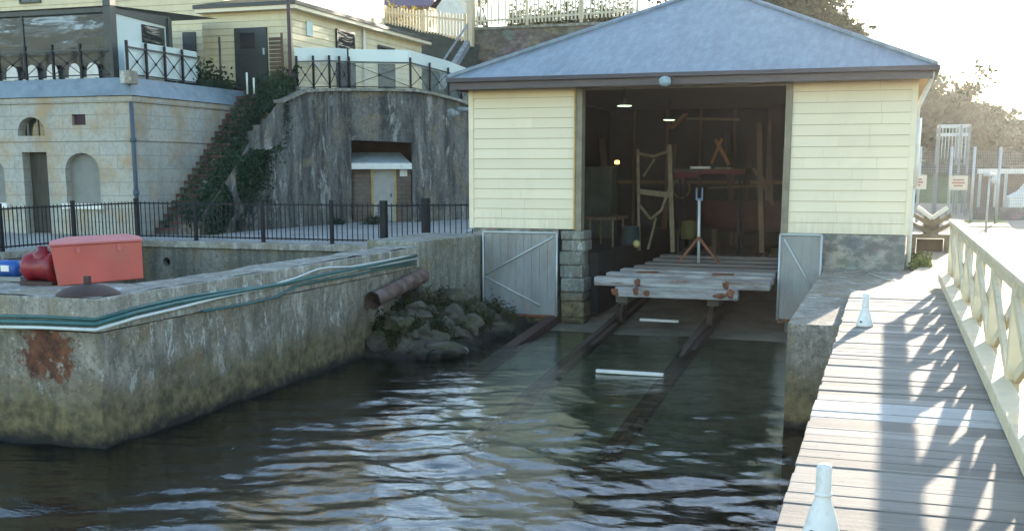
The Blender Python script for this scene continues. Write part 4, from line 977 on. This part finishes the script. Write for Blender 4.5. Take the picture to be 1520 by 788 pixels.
a = at_y(274,80,33.4); b = at_y(291,48,33.4); m = MB(); m.box(a.x,b.x,33.31,33.37,a.z-.3,b.z); m.build('shutter', M['dark_frame'], mh)
an = thing('annex', 'single storey yellow weatherboard annex with dark eaves above the retaining wall', 'house', (-19.6,37,HZ))
AX, AY, AXL, AYB, AT = -18., 32., -21.25, 42.3, 8.2
m = MB(); weatherboard(m, (AXL,AY,0),(AX,AY,0),HZ,AT,(0,-1,0),.2); weatherboard(m, (AX,AY,0),(AX,AYB,0),HZ,AT,(1,0,0),.2); m.box(AXL,AX-.01,AY+.01,AYB,HZ,AT); m.build('wall', M['yellow'], an)
m = MB(); m.box(AXL-.1,AX+.35,AY-.35,AYB+.4,AT+.06,AT+.17); m.add([(AXL-.1,AY-.35,AT+.172),(AX+.35,AY-.35,AT+.172),(AX+.35,AYB+.4,AT+.172),(AXL-.1,AYB+.4,AT+.172),(-19.9,AY+2,AT+.75),(-19.9,AYB-2,AT+.75)],[(0,1,4),(1,2,5,4),(2,3,5),(3,0,4,5)]); m.build('roof', M['dark_frame'], an)
m = MB(); m.box(AXL-.05,AX+.3,AY-.3,AYB+.35,AT-.06,AT+.058); m.build('eave_board', M['cream'], an)
a = at_y(353,137,AY); b = at_y(397,41,AY)
m = MB(); m.box(a.x,b.x,AY-.09,AY-.02,HZ-.1,b.z); d_ = m.build('door', M['dark_frame'], an)
m = MB(); m.box(a.x+.22,b.x-.42,AY-.105,AY-.092,HZ+1.15,b.z-.15); m.build('pane', M['window'], d_)
m = MB(); m.box(b.x-.12,b.x-.07,AY-.14,AY-.092,HZ+.95,HZ+1.15); m.build('handle', M['galv_frame'], d_)
a = at_x(500,122,AX); b = at_x(524,44,AX); window(an, a.y, b.y-.1, AX+.02, 6.05, 7.85, face=(1,0,0))
a = at_x(562,135,AX); b = at_x(582,68,AX); window(an, a.y, b.y, AX+.02, 6.2, 7.65, face=(1,0,0))
p = at_x(537,45,AX); m = MB(); m.tube([(AX+.08,p.y,AT-.05),(AX+.08,p.y,HZ)], .05, 8); m.build('downpipe', M['white'], an)
p = at_x(465,85,AX); m = MB(); m.box(AX+.03,AX+.05,p.y-.4,p.y+.35,p.z-.28,p.z+.22); m.build('notice_board', M['white'], an)
p = at_x(458,42,AX); m = MB(); m.box(AX+.03,AX+.05,p.y-.2,p.y+.2,p.z-.25,p.z+.2); m.build('name_plate', basic('pale_blue_plate', (.45,.6,.6), .1), an)
# screen beside the door, gas grille
a = at_y(400,70,31.6); b = at_y(420,135,31.6); m = MB()
for i in range(12): m.box(a.x, b.x, 31.57, 31.6, 5.8+i*.125, 5.9+i*.125)
m.box(b.x, b.x+.05, 31.55, 31.62, 5.6, 7.4)
tag(m.build('slatted_screen', M['timber']), 'dark slatted screen beside the green door', 'screen')
# tall pole
p = at_z(432,138,5.75); p = at_y(432,138,31.2); m = MB(); m.tube([(p.x,p.y,5.4),(p.x,p.y,10.2)], .055, 10); m.lathe((p.x,p.y,5.45), [(.1,0),(.1,.05),(.055,.08)], 10)
tag(m.build('flagpole', basic('dark_maroon_pole', (.09,.055,.065), .2)), 'tall dark pole at the corner of the yellow annex', 'pole')
m = MB(); p = at_y(327,95,30.5); m.tube([(p.x,p.y,5.66),(p.x,p.y,at_y(327,55,30.5).z)], .035, 8); tag(m.build('garden_pole', M['dark_frame']), 'short dark pole left of the green door', 'pole')

# ------------------------------------------------------------------ retaining wall (concave), stair, niche shed
base = [(-17.75,26.3),(-17.75,27.5),(-17.72,29.),(-17.6,30.3),(-17.45,31.5),(-17.35,33.),(-17.25,34.3),(-15.35,35.25),(-15.1,36.2),(-14.75,37.5),(-14.4,38.9),(-13.9,40.8),(-11,44),(-4,47)]
tops = [2.0,2.85,4.15,5.2,5.58,5.72,5.8,5.8,5.75,5.62,5.4,5.2,5.2,5.2]
rw_ = thing('retaining_wall', 'tall dark streaked concrete retaining wall curving behind the terrace', 'retaining wall', (-16,34,TERR))
m = MB(); N = 40
def seg_pts(i, a, b):
    p, q = base[i], base[i+1]; return [(p[0]+(q[0]-p[0])*t, p[1]+(q[1]-p[1])*t, tops[i]+(tops[i+1]-tops[i])*t) for t in (a,b)]
na, nb_ = Vector((*base[6],0)), Vector((*base[7],0))
nu = (nb_-na).normalized(); nn_ = Vector((-nu.y, nu.x, 0))     # into the hill
for i in range(len(base)-1):
    if i == 6: continue
    L = math.dist(base[i], base[i+1]); nu_ = max(2, int(L*5))
    (p, q) = base[i], base[i+1]
    def f(v): 
        n = mn.fractal(v*.9, 1, 2, 5)*.07; return Vector((v.x+n, v.y-n, v.z))
    m.sheet((*p,TERR-.1),(*q,TERR-.1),(*q,tops[i+1]),(*p,tops[i]), nu_, 30, f if 0 < i < 5 else None)
W_ = (nb_-na).length
n0 = .04; n1 = W_-.04
m.holes((na.x,na.y,0), nu, [(0,TERR-.1),(W_,TERR-.1),(W_,5.8),(0,5.8)], [[(n0,TERR-.05),(n1,TERR-.05),(n1,4.12),(n1*.6,4.16),(n0+.02,4.2)]], .5, nn_)
m.build('wall_face', M['cliff'], rw_)
m = MB()
for a, b, ta, tb in zip(base[3:-1], base[4:], tops[3:-1], tops[4:]):
    m.bar((*a,ta+.04),(*b,tb+.04), .35, .09)
m.build('coping', M['abut'], rw_)
# recess in the wall
rc = na+nn_*.5
m = MB(); depth = 1.6
P_ = lambda s, d, z: (na + nu*s + nn_*d + Vector((0,0,z)))
m.add([P_(n0-.3,.502,1.4),P_(n1+.3,.502,1.4),P_(n1+.3,depth+1,1.4),P_(n0-.3,depth+1,1.4),P_(n0-.3,.502,4.4),P_(n1+.3,.502,4.4),P_(n1+.3,depth+1,4.4),P_(n0-.3,depth+1,4.4)], [(3,2,6,7),(0,3,7,4),(2,1,5,6),(4,7,6,5)])
m.build('recess', basic('brown_recess', (.10,.06,.04), .3), rw_)
p = at_y(650,170,37.2); m = MB(); m.add(*blob((p.x-.15,37.3,p.z), .5, 3, .3, 5, (1.5,.35,.45)), False); m.add(*blob((p.x+.55,37.8,p.z+.18), .35, 3, .3, 8, (1.5,.35,.35)), False); m.build('rock_ledge', M['ledge'], rw_)
# small shed in the recess
ns = thing('niche_shed', 'small brown brick store with pale roof set into the retaining wall', 'shed', na+nu*1+nn_*.2+Vector((0,0,TERR)))
s0, s1 = n0+.03, n1-.03
def nbox(mb, a, b, d0, d1, z0, z1): mb.extr([P_(a,d0,z0),P_(b,d0,z0),P_(b,d0,z1),P_(a,d0,z1)], nn_*(d1-d0))
def frac(px): return s0+(s1-s0)*(px-521)/(615-521)
dd0, dd1 = frac(554), frac(588); dz = 3.18
m = MB(); nbox(m, s0, dd0-.07, .25, .4, TERR, 3.32); nbox(m, dd1+.07, s1, .25, .4, TERR, 3.32); m.build('wall', M['brick'], ns)
m = MB(); nbox(m, dd0-.068, dd0, .22, .4, TERR, 3.3); nbox(m, dd1, dd1+.068, .22, .4, TERR, 3.3); nbox(m, dd0, dd1, .22, .4, dz+.04, 3.3); m.build('door_frame', M['yellow_worn'], ns)
m = MB(); nbox(m, dd0, dd1, .28, .34, TERR+.02, dz+.04); dr = m.build('door', M['pale_door'], ns)
m = MB(); nbox(m, dd1-.14, dd1-.1, .25, .279, 2.3, 2.42); m.build('handle', M['black_metal'], dr)
m = MB(); m.add([P_(s0-.02,.0,3.42),P_(s1+.02,.0,3.42),P_(s1-.3,1.5,3.82),P_(s0+.02,1.5,3.82),P_(s0-.02,.0,3.36),P_(s1+.02,.0,3.36),P_(s1-.3,1.5,3.76),P_(s0+.02,1.5,3.76)], [(0,1,2,3),(7,6,5,4),(0,4,5,1),(1,5,6,2),(2,6,7,3),(3,7,4,0)]); m.build('roof', M['roof_white'], ns)
m = MB(); nbox(m, s0-.02, s1+.02, -.06, -.003, 3.24, 3.44); m.build('fascia', M['white'], ns)
m = MB(); nbox(m, frac(597), frac(609), .225, .247, 3.0, 3.22); m.build('sign', M['pale_post'], ns)
# stair
st = thing('stone_stair', 'steep stair with worn red step edges climbing beside the stone house', 'stairs', (-18.5,26.5,TERR))
ns_ = 22; ya, yb, zb_ = 26.3, 30.9, 5.45
for i in range(ns_):
    y0 = ya+(yb-ya)*i/ns_; z1 = TERR+(zb_-TERR)*(i+1)/ns_
    m = MB(); m.box(-19.28,-17.8,y0,y0+(yb-ya)/ns_+.12,z1-.32,z1-.008); s_ = m.build('step', M['cliff'], st)
    m = MB(); m.box(-19.27,-18.55+.25*math.sin(i*1.7),y0-.012,y0+.1,z1-.09,z1); m.build('step_edge', basic('faded_red_step', (.15,.035,.038), .4, 6., dirt=(.04,.055,.035), dirt_amt=.52, dirt_scale=3) if i == 0 else bpy.data.materials['faded_red_step'], s_)
m = MB(); rl = random.Random(21); P = []
for i in range(36000):
    y = rl.uniform(26.4,31.2) if i < 28000 else rl.uniform(29.,31.6); t_ = (y-26.3)/4.6; zs = TERR+t_*4.0
    if rl.random() < .62:
        x = -17.70 + abs(rl.gauss(0,.07)); z = zs + .4 - abs(rl.gauss(0,.85)) 
    else:
        x = rl.uniform(-19.1,-17.7); z = zs+rl.uniform(0,.42)*(1 if x > -18.3 else .5)
        if x < -18.6 and rl.random() < .5: continue
    if z > TERR+.02 and mn.noise(Vector((y*.8,z*.8,x))) > -.38: P.append(Vector((x,y,z)))
leaves(m, P, .095, rl); struct(m.build('ivy', M['ivy'], recalc=False), 'stuff', 'dark green ivy spreading down the outer side of the stair', 'ivy')
for px_, s in ((458,.2),(500,.12),(555,.16)):
    p = at_z(px_,333,TERR); rl = random.Random(px_); m = MB(); leaves(m, [Vector((p.x+rl.gauss(0,s),p.y+rl.gauss(0,s),TERR+abs(rl.gauss(0,s*.8)))) for _ in range(220)], .12, rl)
    tag(m.build('weed_tuft', M['grass'] if px_ == 458 else M['ivy'], recalc=False), {458:'bright green weed tuft at the foot of the retaining wall',500:'small dark weed tuft between the bright tuft and the niche',555:'weed tuft at the doorstep of the niche store'}[px_], 'weeds')
# upper ground behind the retaining wall
m = MB(); m.prism([(-60,31.2),(-19.4,31.2),(-18.4,31.0),(-18.4,34),(-60,34)], 2, 5.19); m.prism([(-60,45.5),(-14.2,41.6),(-10.5,44.6),(-4,47.5),(-4,60),(-60,60)], 1, 5.19)
m.prism([(-60,32.6),(-19.4,32.4),(-18.2,31.35),(-17.6,31.5)] + [(x-.05,y+.25) for x,y in base[5:9]] + [(-17,46.5),(-60,46.5)], 4.62, 5.78)
struct(m.build('upper_terrace', M['abut']))
nb = lambda p: p+Vector((0,0,.12*mn.noise(p*.8)))
m = MB(); m.sheet((-60,46,5.6),(-22,45.2,5.6),(-23.2,51,10.25),(-60,51,11.2), 40, 12, nb); m.sheet((-22,45.2,5.6),(-16.5,43.5,5.5),(-18.3,50,9.0),(-23.2,51,10.25), 20, 12, nb); m.sheet((-16.5,43.5,5.5),(-8,46,5.3),(-8,49.6,5.6),(-18.3,49.6,7.), 12, 6, nb); m.sheet((-60,50,9.05),(-5,50,8.25),(-5,120,11),(-60,120,14), 10, 10); struct(m.build('hillside', M['earth']))
xrail('balustrade', 'long black crossed balustrade with clear glass on top of the retaining wall', [(-17.65,31.6,5.62),(-17.35,33.2,5.78),(-17.2,34.3,5.84),(-15.4,35.25,5.84),(-14.9,37.4,5.68),(-14.5,38.9,5.45)], .95, [2,2,1,2,2,2], 'glass_thin', 1.32)

# ------------------------------------------------------------------ things on the hill behind
M['picket'] = basic('cream_picket_paint', (.60,.54,.40), .1, 4., .6)
def white_pickets(label, a, b, h, sp=.17, w_=.075):
    a = Vector(a); b = Vector(b); t = thing('garden_fence', label, 'fence', a); n = int((b-a).length/sp); d = (b-a)
    m = MB()
    for i in range(n+1):
        p = a+d*i/n; m.bar(p+Vector((0,0,.03)), p+Vector((0,0,h+.03*math.sin(i*2.7))), w_, .025)
    m.build('picket_panel', M['picket'], t)
    for z in (.25, h-.25):
        m = MB(); o_ = Vector((0,.05,0)); m.bar(a+o_+Vector((0,0,z)), b+o_+Vector((0,0,z)), .05, .09); m.build('rail', M['picket'], t)
    k = max(1, int(d.length/2.2))
    for i in range(k+1):
        p = a+d*i/k+Vector((0,.09,0)); m = MB(); m.box(p.x-.06,p.x+.06,p.y-.02,p.y+.1,p.z-.1,p.z+h+.06); m.build('post', M['picket'], t)
    return t
pa = at_y(703,41,49.6); pb = at_y(945,24,49.6)
white_pickets('cream picket fence along the top of the stone wall behind the shed', pa, pb, 1.75)
rl = random.Random(31); m = MB(); leaves(m, [Vector((rl.uniform(pa.x+.6,pb.x-1), 53+rl.gauss(0,.3), pa.z+abs(rl.gauss(.2,.55)))) for _ in range(5200)], .22, rl)
m.box(pa.x+.6,pb.x-1,52.9,53.1,pa.z-.6,pa.z+.3)
tag(m.build('hedge', leafmat('sunlit_hedge_leaves', (.07,.085,.03), (.34,.29,.13), .25), recalc=False), 'yellowish garden hedge showing through the cream picket fence above the stone wall', 'hedge')
pa2 = at_y(570,45,51); pb2 = at_y(690,62,50)
white_pickets('cream picket fence stepping down the bank below the purple roof', (pa2.x,51,pa2.z-.2), (pb2.x,50.,pb2.z-.1), 1.3)
uw = thing('stone_wall', 'mottled stone wall under the cream picket fence', 'wall', (pa.x+3,50,5))
m = MB(); m.box(pa.x,-2,50-.3,50.4,4.5,pa.z-.12); m.build('wall_face', M['stonewall'], uw)
m = MB(); m.box(pa.x-.1,-2,50-.4,50.5,pa.z-.117,pa.z); m.build('coping', M['abut'], uw)
m = MB(); p = at_y(699,50,49.3); m.box(p.x-.13,p.x+.13,49.1,49.4,p.z-.6,13); tag(m.build('gate_post', M['picket']), 'tall cream post at the corner of the two picket fences', 'post')
m = MB(); p0 = at_y(694,66,48.5); p1 = at_y(655,128,42.5); m.bar(p0,p1,.22,.3); m.bar(p0+Vector((0,0,.15)),p0+Vector((0,0,.9)),.06,.06); m.bar(p1+Vector((0,0,.1)),p1+Vector((0,0,.85)),.06,.06); m.bar(p0+Vector((0,0,.85)),p1+Vector((0,0,.85)),.06,.06)
tag(m.build('stair_parapet', M['ledge']), 'pale sloping stair parapet on the bank right of the annex', 'parapet')
ph = thing('cottage', 'cottage with purple sheet roof and white gable on the hill', 'house', (-27,63,10))
a = at_y(480,14,60); b = at_y(640,11,60)
m = MB(); m.box(a.x-2,b.x-.3,60.4,68,9.5,b.z+.1); m.build('wall', M['yellow'], ph)
m = MB(); rz = b.z; m.extr([(a.x-2.5,59.9,rz),(b.x,59.9,rz),(b.x-.0,64,rz+2.2),(a.x-2.5,64,rz+2.2)], (0,0,.12)); m.extr([(a.x-2.5,68.3,rz),(b.x,68.3,rz),(b.x,64,rz+2.2),(a.x-2.5,64,rz+2.2)], (0,0,.12)); m.build('roof', M['purple_roof'], ph)
m = MB(); g0 = at_y(640,24,61); m.add([(b.x-.1,61,9.5),(b.x+1.9,62.5,9.5),(b.x+1.9,62.5,rz-.2),(b.x+.6,61.7,rz+1.4),(b.x-.1,61,rz+.1)], [(0,1,2,3,4)]); m.extr([(b.x+.5,61.55,rz+1.55),(b.x+2.2,62.6,rz-.35),(b.x+2.2,62.6,rz-.55),(b.x+.5,61.55,rz+1.3)],(.1,-.12,0)); m.build('gable', M['white'], ph)
rl = random.Random(4); m = MB(); p = at_y(578,30,52); leaves(m, [Vector((p.x+rl.gauss(0,.75),52+rl.gauss(0,.3),p.z+rl.gauss(.1,.28))) for _ in range(700)], .2, rl); m.box(p.x-.5,p.x+.5,51.9,52.1,p.z-1.2,p.z-.3)
tag(m.build('flower_bush', M['flower'], recalc=False), 'yellow flowering bush behind the lower picket fence', 'bush')
def tree(name, label, x, y, z0, z1, clumps, nl, size, leaf, group=None, seed=1, tr=.25):
    t = thing(name, label, 'tree', (x,y,z0), group); rr = random.Random(seed)
    m = MB(); zt = z0+(z1-z0)*.55
    m.tube([(x,y,z0-.3),(x+rr.uniform(-.15,.15),y,(z0+zt)/2),(x+rr.uniform(-.3,.3),y,zt)], [tr,tr*.75,tr*.5], 9)
    for c_ in clumps: m.tube([(x,y,zt-.3),((x+c_[0])/2+rr.uniform(-.2,.2),(y+c_[1])/2,(zt+c_[2])/2),(c_[0],c_[1],c_[2])], [tr*.45,tr*.3,.03], 6)
    m.build('trunk', M['bark'], t)
    m = MB(); P = []; tot = sum(c_[3]**2 for c_ in clumps)
    for c_ in clumps:
        sub = [(rr.gauss(0,.5),rr.gauss(0,.5),rr.gauss(0,.42),rr.uniform(.16,.34)) for _ in range(11)]
        for _ in range(int(nl*c_[3]**2/tot)):
            s = rr.choice(sub); P.append(Vector((c_[0]+(s[0]+rr.gauss(0,s[3]))*c_[3], c_[1]+(s[1]+rr.gauss(0,s[3]))*c_[3], c_[2]+(s[2]+rr.gauss(0,s[3]*.8))*c_[3]*.85)))
    leaves(m, P, size, rr); m.build('crown', M[leaf], t, recalc=False); return t
def px_clumps(lst, Y, dy=1.5, seed=0):
    rr = random.Random(seed); out = []
    for x, y, r in lst:
        Yy = Y+rr.uniform(-dy,dy); p = at_y(x,y,Yy); out.append((p.x,Yy,p.z,r)); 
    return out
tree('fig_tree', 'large dark spreading tree rising behind the shed roof', -4.6, 46, 5, 11, px_clumps([(1090,-5,1.2),(1130,-2,1.3),(1165,8,1.2),(1195,18,1.1),(1215,12,.9),(1225,32,.9),(1150,-25,1.5),(1100,-40,1.5),(1200,45,1.2),(1170,50,1.5)],46), 8500, .26, 'leaf', None, 3, .35)
tree('fig_tree', 'smaller outlying dark tree low beside the shed roof hip', -1.6, 45, 4, 9, px_clumps([(1245,42,.55),(1262,50,.5),(1235,60,.8),(1255,70,.8),(1272,46,.28)],45), 3200, .22, 'leaf', None, 8, .2)
tree('fig_tree', 'dark tree glimpsed at the top edge between picket fence and roof', -10.5, 60, 8, 15, px_clumps([(985,-25,1.5),(1010,-20,1.4),(1040,-30,1.4)],60), 3500, .28, 'leaf', None, 12, .2)
tree('garden_tree', 'olive green tree peeking between the two picket fences', -23.6, 66, 9, 14, px_clumps([(688,2,1.0),(700,-12,1.1),(676,-15,1.0)],66), 2500, .25, 'leaf', None, 14, .2)

# ------------------------------------------------------------------ hazy right background
m = MB()
def hillf(p): return p
m.sheet((-12,70,1.2),(60,70,1.2),(60,140,7),(-12,140,12), 30, 20, lambda p: p+Vector((0,0,.6*mn.noise(p*.1)))); struct(m.build('hill', M['grass']))
HT = [(1385,150,2.6,84,'tall hazy hillside tree directly right of the shed corner'),(1418,165,2.6,88,'hazy hillside tree second from the shed corner'),(1448,180,2.4,86,'hazy hillside tree third from the shed corner'),(1478,192,2.4,90,'hazy hillside tree fourth from the shed corner'),(1508,205,2.2,88,'hazy hillside tree fifth from the shed corner near the frame edge'),(1540,215,2.2,92,'last and lowest hazy hillside tree at the frame edge')]
for i, (x, y, r, Y, lab) in enumerate(HT):
    c0 = at_y(x,y,Y); cl = px_clumps([(x,y,r*.8),(x-22,y+18,r*.7),(x+20,y+20,r*.7),(x-5,y+42,r*.9),(x+12,y+55,r*.9),(x-18,y+60,r*.8),(x+3,y-14,r*.42)],Y,1.5,i)
    tree('hill_tree', lab, c0.x, Y, 2, c0.z+1.5, cl, 4200, .42, 'leaf_hill', 'trees on the hill behind the yard', 30+i, .3)
# pile of V shaped boat chocks on a stand, behind the shed corner
pc = thing('chock_stack', 'stack of weathered V shaped boat chocks on a timber stand beside the shed', 'chocks', (.9,27,1.3))
cxp, cyp = .95, 27.
for i, z in enumerate((1.95,2.12,2.29)):
    m = MB(); e = .12*(2-i)*.0
    m.bar((cxp,cyp-.2,z-.15),(cxp+.46-.07*i,cyp-.2,z+.10),.16,.09); m.bar((cxp,cyp-.2,z-.15),(cxp-.46+.07*i,cyp-.2,z+.10),.16,.09); m.build('chock', M['white'] if i == 2 else M['timber_pale'], pc, .01)
m = MB(); m.box(cxp-.16,cxp+.16,cyp-.24,cyp+.2,1.78,2.2); m.build('saddle_block', M['timber_pale'], pc)
m = MB(); m.box(cxp-.42,cxp+.42,cyp-.3,cyp+.4,1.70,1.79); m.build('stand_top', M['timber_pale'], pc)
for x in (-.36,.36):
    for y in (-.25,.3):
        m = MB(); m.box(cxp+x-.05,cxp+x+.05,cyp+y-.05,cyp+y+.05,1.3,1.70); m.build('leg', M['timber_pale'], pc)
m = MB(); m.box(cxp-.28,cxp+.28,cyp+.05,cyp+.3,1.34,1.66); tag(m.build('crate', M['timber'], None, .01), 'dark wooden crate under the chock stand', 'crate')
rl = random.Random(6); m = MB(); P = []
for _ in range(1300):
    x = rl.uniform(.44,.85); y = rl.uniform(22.4,24.4)
    P.append(Vector((x,y,SLAB+abs(rl.gauss(.05,.07)))))
leaves(m, P, .09, rl); struct(m.build('grass', leafmat('grass_blades', (.06,.09,.015), (.16,.20,.05)), recalc=False), 'stuff', 'small green grass tuft at the shed corner', 'grass')
m = MB(); m.tube([(.5,24.6,1.35),(.42,24.0,2.0)], .03, 8); tag(m.build('leaning_pole', M['timber_pale']), 'short pale stick leaning against the shed side', 'stick')
# compound fence with signs
cf = thing('compound_fence', 'tall grey wire mesh fence behind the chock stack', 'fence', (3,44,1.3))
YF = 44.
for x in (1362,1408,1442,1480):
    p = at_y(x,300,YF); m = MB(); m.tube([(p.x,YF,1.3),(p.x,YF,at_y(x,218,YF).z)], .05, 8); m.build('post', M['galv_frame'], cf)
a = at_y(1340,300,YF); b = at_y(1520,300,YF); zt_ = at_y(1400,225,YF).z
m = MB(); n = 70
for i in range(n):
    x = a.x+(b.x-a.x)*i/n; m.bar((x,YF,1.5),(x,YF,zt_),.008,.008,(0,1,0))
for i in range(24):
    z = 1.5+(zt_-1.5)*i/23; m.bar((a.x,YF,z),(b.x,YF,z),.008,.008)
m.build('mesh_panel', M['grey_metal'], cf)
def sign(label, x0,x1,y0,y1,Y):
    a = at_y(x0,y1,Y); b = at_y(x1,y0,Y); t = thing('sign_board', label, 'sign', (a.x,Y,a.z))
    m = MB(); m.box(a.x,b.x,Y-.02,Y,a.z,b.z); m.build('board', M['sign'], t, .004)
    m = MB()
    for k, (u0,u1) in enumerate(((.2,.8),(.15,.85),(.25,.75))):
        z = b.z-(b.z-a.z)*(.3+.2*k); m.box(a.x+(b.x-a.x)*u0,a.x+(b.x-a.x)*u1,Y-.025,Y-.021,z-.03,z+.03)
    m.build('lettering', M['sign_ink'], t)
sign('cream sign board on the mesh fence, half hidden by the shed', 1340,1376,260,281,YF-.1)
sign('cream sign board on the mesh fence, clear of the shed', 1408,1437,261,282,YF-.1)
# steel cage tower
ct = thing('steel_cage', 'grey railed steel platform rising over the mesh fence', 'platform', (3,50,1.3)); Yc = 50.
a = at_y(1392,236,Yc); b = at_y(1440,186,Yc)
for x in (a.x,(a.x+b.x)/2+.25,b.x):
    for y in (Yc,Yc+2): m = MB(); m.bar((x,y,1.3),(x,y,b.z),.09,.09,(1,0,0)); m.build('leg', M['grey_metal'], ct)
m = MB()
for z in (b.z,b.z-.35):
    for y in (Yc,Yc+2): m.bar((a.x,y,z),(b.x,y,z),.08,.07)
    for x in (a.x,b.x): m.bar((x,Yc,z),(x,Yc+2,z),.08,.07)
for i in range(9):
    x = a.x+(b.x-a.x)*i/9; m.bar((x,Yc,a.z),(x,Yc,b.z),.03,.03,(1,0,0))
m.build('guard_rail', M['galv_frame'], ct)
m = MB(); m.box(a.x-1.2,b.x+.4,Yc,Yc+2,a.z-.6,a.z-.25); m.build('deck', M['dark_frame'], ct)
# yard building with canopy
yb_ = thing('yard_building', 'low brown yard building with a pale flat canopy at the far right', 'building', (7,56,1.3)); Yb = 56.
a = at_y(1447,320,Yb); b = at_y(1620,262,Yb)
m = MB(); m.box(a.x,b.x,Yb+1.5,Yb+6,1.2,b.z+.1); m.build('wall', M['brown_wall'], yb_)
m = MB(); m.box(a.x-.6,b.x,Yb-.5,Yb+6.2,b.z+.12,b.z+.34); m.build('canopy', M['white'], yb_)
for x in (1452,1478,1490):
    p = at_y(x,300,Yb); m = MB(); m.box(p.x-.06,p.x+.06,Yb-.3,Yb-.18,1.2,b.z+.12); m.build('post', M['galv_frame'], yb_)
for x0,x1 in ((1462,1474),(1484,1496)):
    p = at_y(x0,305,Yb+1.5); q_ = at_y(x1,275,Yb+1.5); m = MB(); m.box(p.x,q_.x,Yb+1.44,Yb+1.49,1.3,q_.z); m.build('door', M['timber'], yb_)
p = at_y(1478,267,Yb-.6); m = MB(); m.add(*blob((p.x,Yb-.6,p.z), .2, 2, .05, 2), True); m.tube([(p.x,Yb-.6,1.2),(p.x,Yb-.6,p.z)], .04, 8)
tag(m.build('globe_lamp', M['white']), 'white globe lamp on a thin post before the yard building', 'lamp post')
m = MB(); p = at_z(1463,345,1.3); m.tube([(p.x,p.y,1.3),(p.x,p.y,at_y(1464,262,p.y).z)], .035, 8); m.lathe((p.x,p.y,at_y(1464,262,p.y).z), [(.16,0),(.2,.06),(.0,.14)], 12)
tag(m.build('lamp_post', M['galv_frame']), 'slim lamp post standing on the pale path', 'lamp post')
a = at_z(1444,325,1.3); m = MB(); m.box(a.x,a.x+9,a.y,a.y+.3,1.2,at_y(1444,308,a.y).z); tag(m.build('low_wall', M['stonewall'], None, .02), 'low stone wall behind the bright grass strip', 'wall')
m = MB(); m.prism([tuple(at_z(x,y,1.3)[:2]) for x,y in ((1418,336),(1500,336),(1492,327),(1430,327))][::1], 1.288, 1.31); struct(m.build('grass_strip', basic('sunlit_grass', (.16,.21,.03), .3, 5.)))
vn = thing('van', 'white van parked against the yard building at the frame edge', 'van', (6.6,50,1.3))
a = at_y(1494,322,50.); m = MB(); x0 = a.x; 
m.extr([(x0,50,1.55),(x0+.05,50,2.1),(x0+.5,50,2.35),(x0+.95,50,2.95),(x0+4.4,50,3.0),(x0+4.5,50,1.55)], (0,1.8,0)); m.build('body', M['white'], vn, .05)
m = MB(); m.extr([(x0+.62,49.985,2.36),(x0+1.0,49.985,2.85),(x0+1.7,49.985,2.85),(x0+1.7,49.985,2.36)], (0,.01,0)); m.build('side_window', M['window'], vn)
for x in (x0+.9,x0+3.6):
    m = MB(); m.lathe((x,49.98,1.6), [(.02,-.03),(.2,-.03),(.31,.0),(.31,.2),(.02,.2)], 18, 'y'); m.build('wheel', M['black_metal'], vn)

# ------------------------------------------------------------------ air
m = MB(); m.box(-170, 140, -215, 150, -4, 24); hz = m.build('haze', M['roof']); struct(hz, 'stuff', 'thin sunlit haze over the whole harbour yard', 'haze')
hm = bpy.data.materials.new('haze_air'); hm.use_nodes = True; ht = hm.node_tree; ht.nodes.remove(ht.nodes['Principled BSDF'])
pv = ht.nodes.new('ShaderNodeVolumePrincipled'); pv.inputs['Color'].default_value = (.95,.95,.95,1); pv.inputs['Density'].default_value = .0003; pv.inputs['Anisotropy'].default_value = .72
ht.links.new(pv.outputs[0], ht.nodes['Material Output'].inputs['Volume']); hz.data.materials[0] = hm
# ------------------------------------------------------------------ light, sky, camera
SAZ, SEL = R(9.0), R(9.5)     # sun stands almost straight beyond the shed, a little to the right (+X)
wd_ = bpy.data.worlds.new('World'); sc.world = wd_; wd_.use_nodes = True; nt = wd_.node_tree
sky = nt.nodes.new('ShaderNodeTexSky'); sky.sky_type = 'NISHITA'; sky.sun_disc = False; sky.sun_elevation = SEL; sky.sun_rotation = SAZ
sky.air_density = 1.; sky.dust_density = .35; sky.ozone_density = 1.2
bg = nt.nodes['Background']; bg.inputs['Strength'].default_value = .15; nt.links.new(sky.outputs[0], bg.inputs['Color'])
sun = bpy.data.lights.new('sun', 'SUN'); sun.energy = 2.9; sun.angle = R(.55); sun.color = (1., .86, .68)
so = bpy.data.objects.new('sun', sun); COL.objects.link(so)
sd = Vector((math.sin(SAZ)*math.cos(SEL), math.cos(SAZ)*math.cos(SEL), math.sin(SEL)))
so.rotation_euler = sd.to_track_quat('Z', 'Y').to_euler()
cam = bpy.data.cameras.new('camera'); co_ = bpy.data.objects.new('camera', cam); COL.objects.link(co_); sc.camera = co_
cam.sensor_width = 36; cam.lens = F/1520*36; cam.shift_y = (YC-394)/1520; cam.clip_end = 1000
co_.location = EYE; co_.rotation_euler = (math.pi/2-pit, 0, yaw)
vs_ = sc.view_settings; vs_.view_transform = 'Standard'; vs_.look = 'None'; vs_.exposure = 2.22; vs_.gamma = 1; vs_.use_curve_mapping = False
cy = sc.cycles; cy.use_denoising = True; cy.max_bounces = 8; cy.transparent_max_bounces = 12; cy.caustics_reflective = False; cy.caustics_refractive = False; cy.sample_clamp_indirect = 6
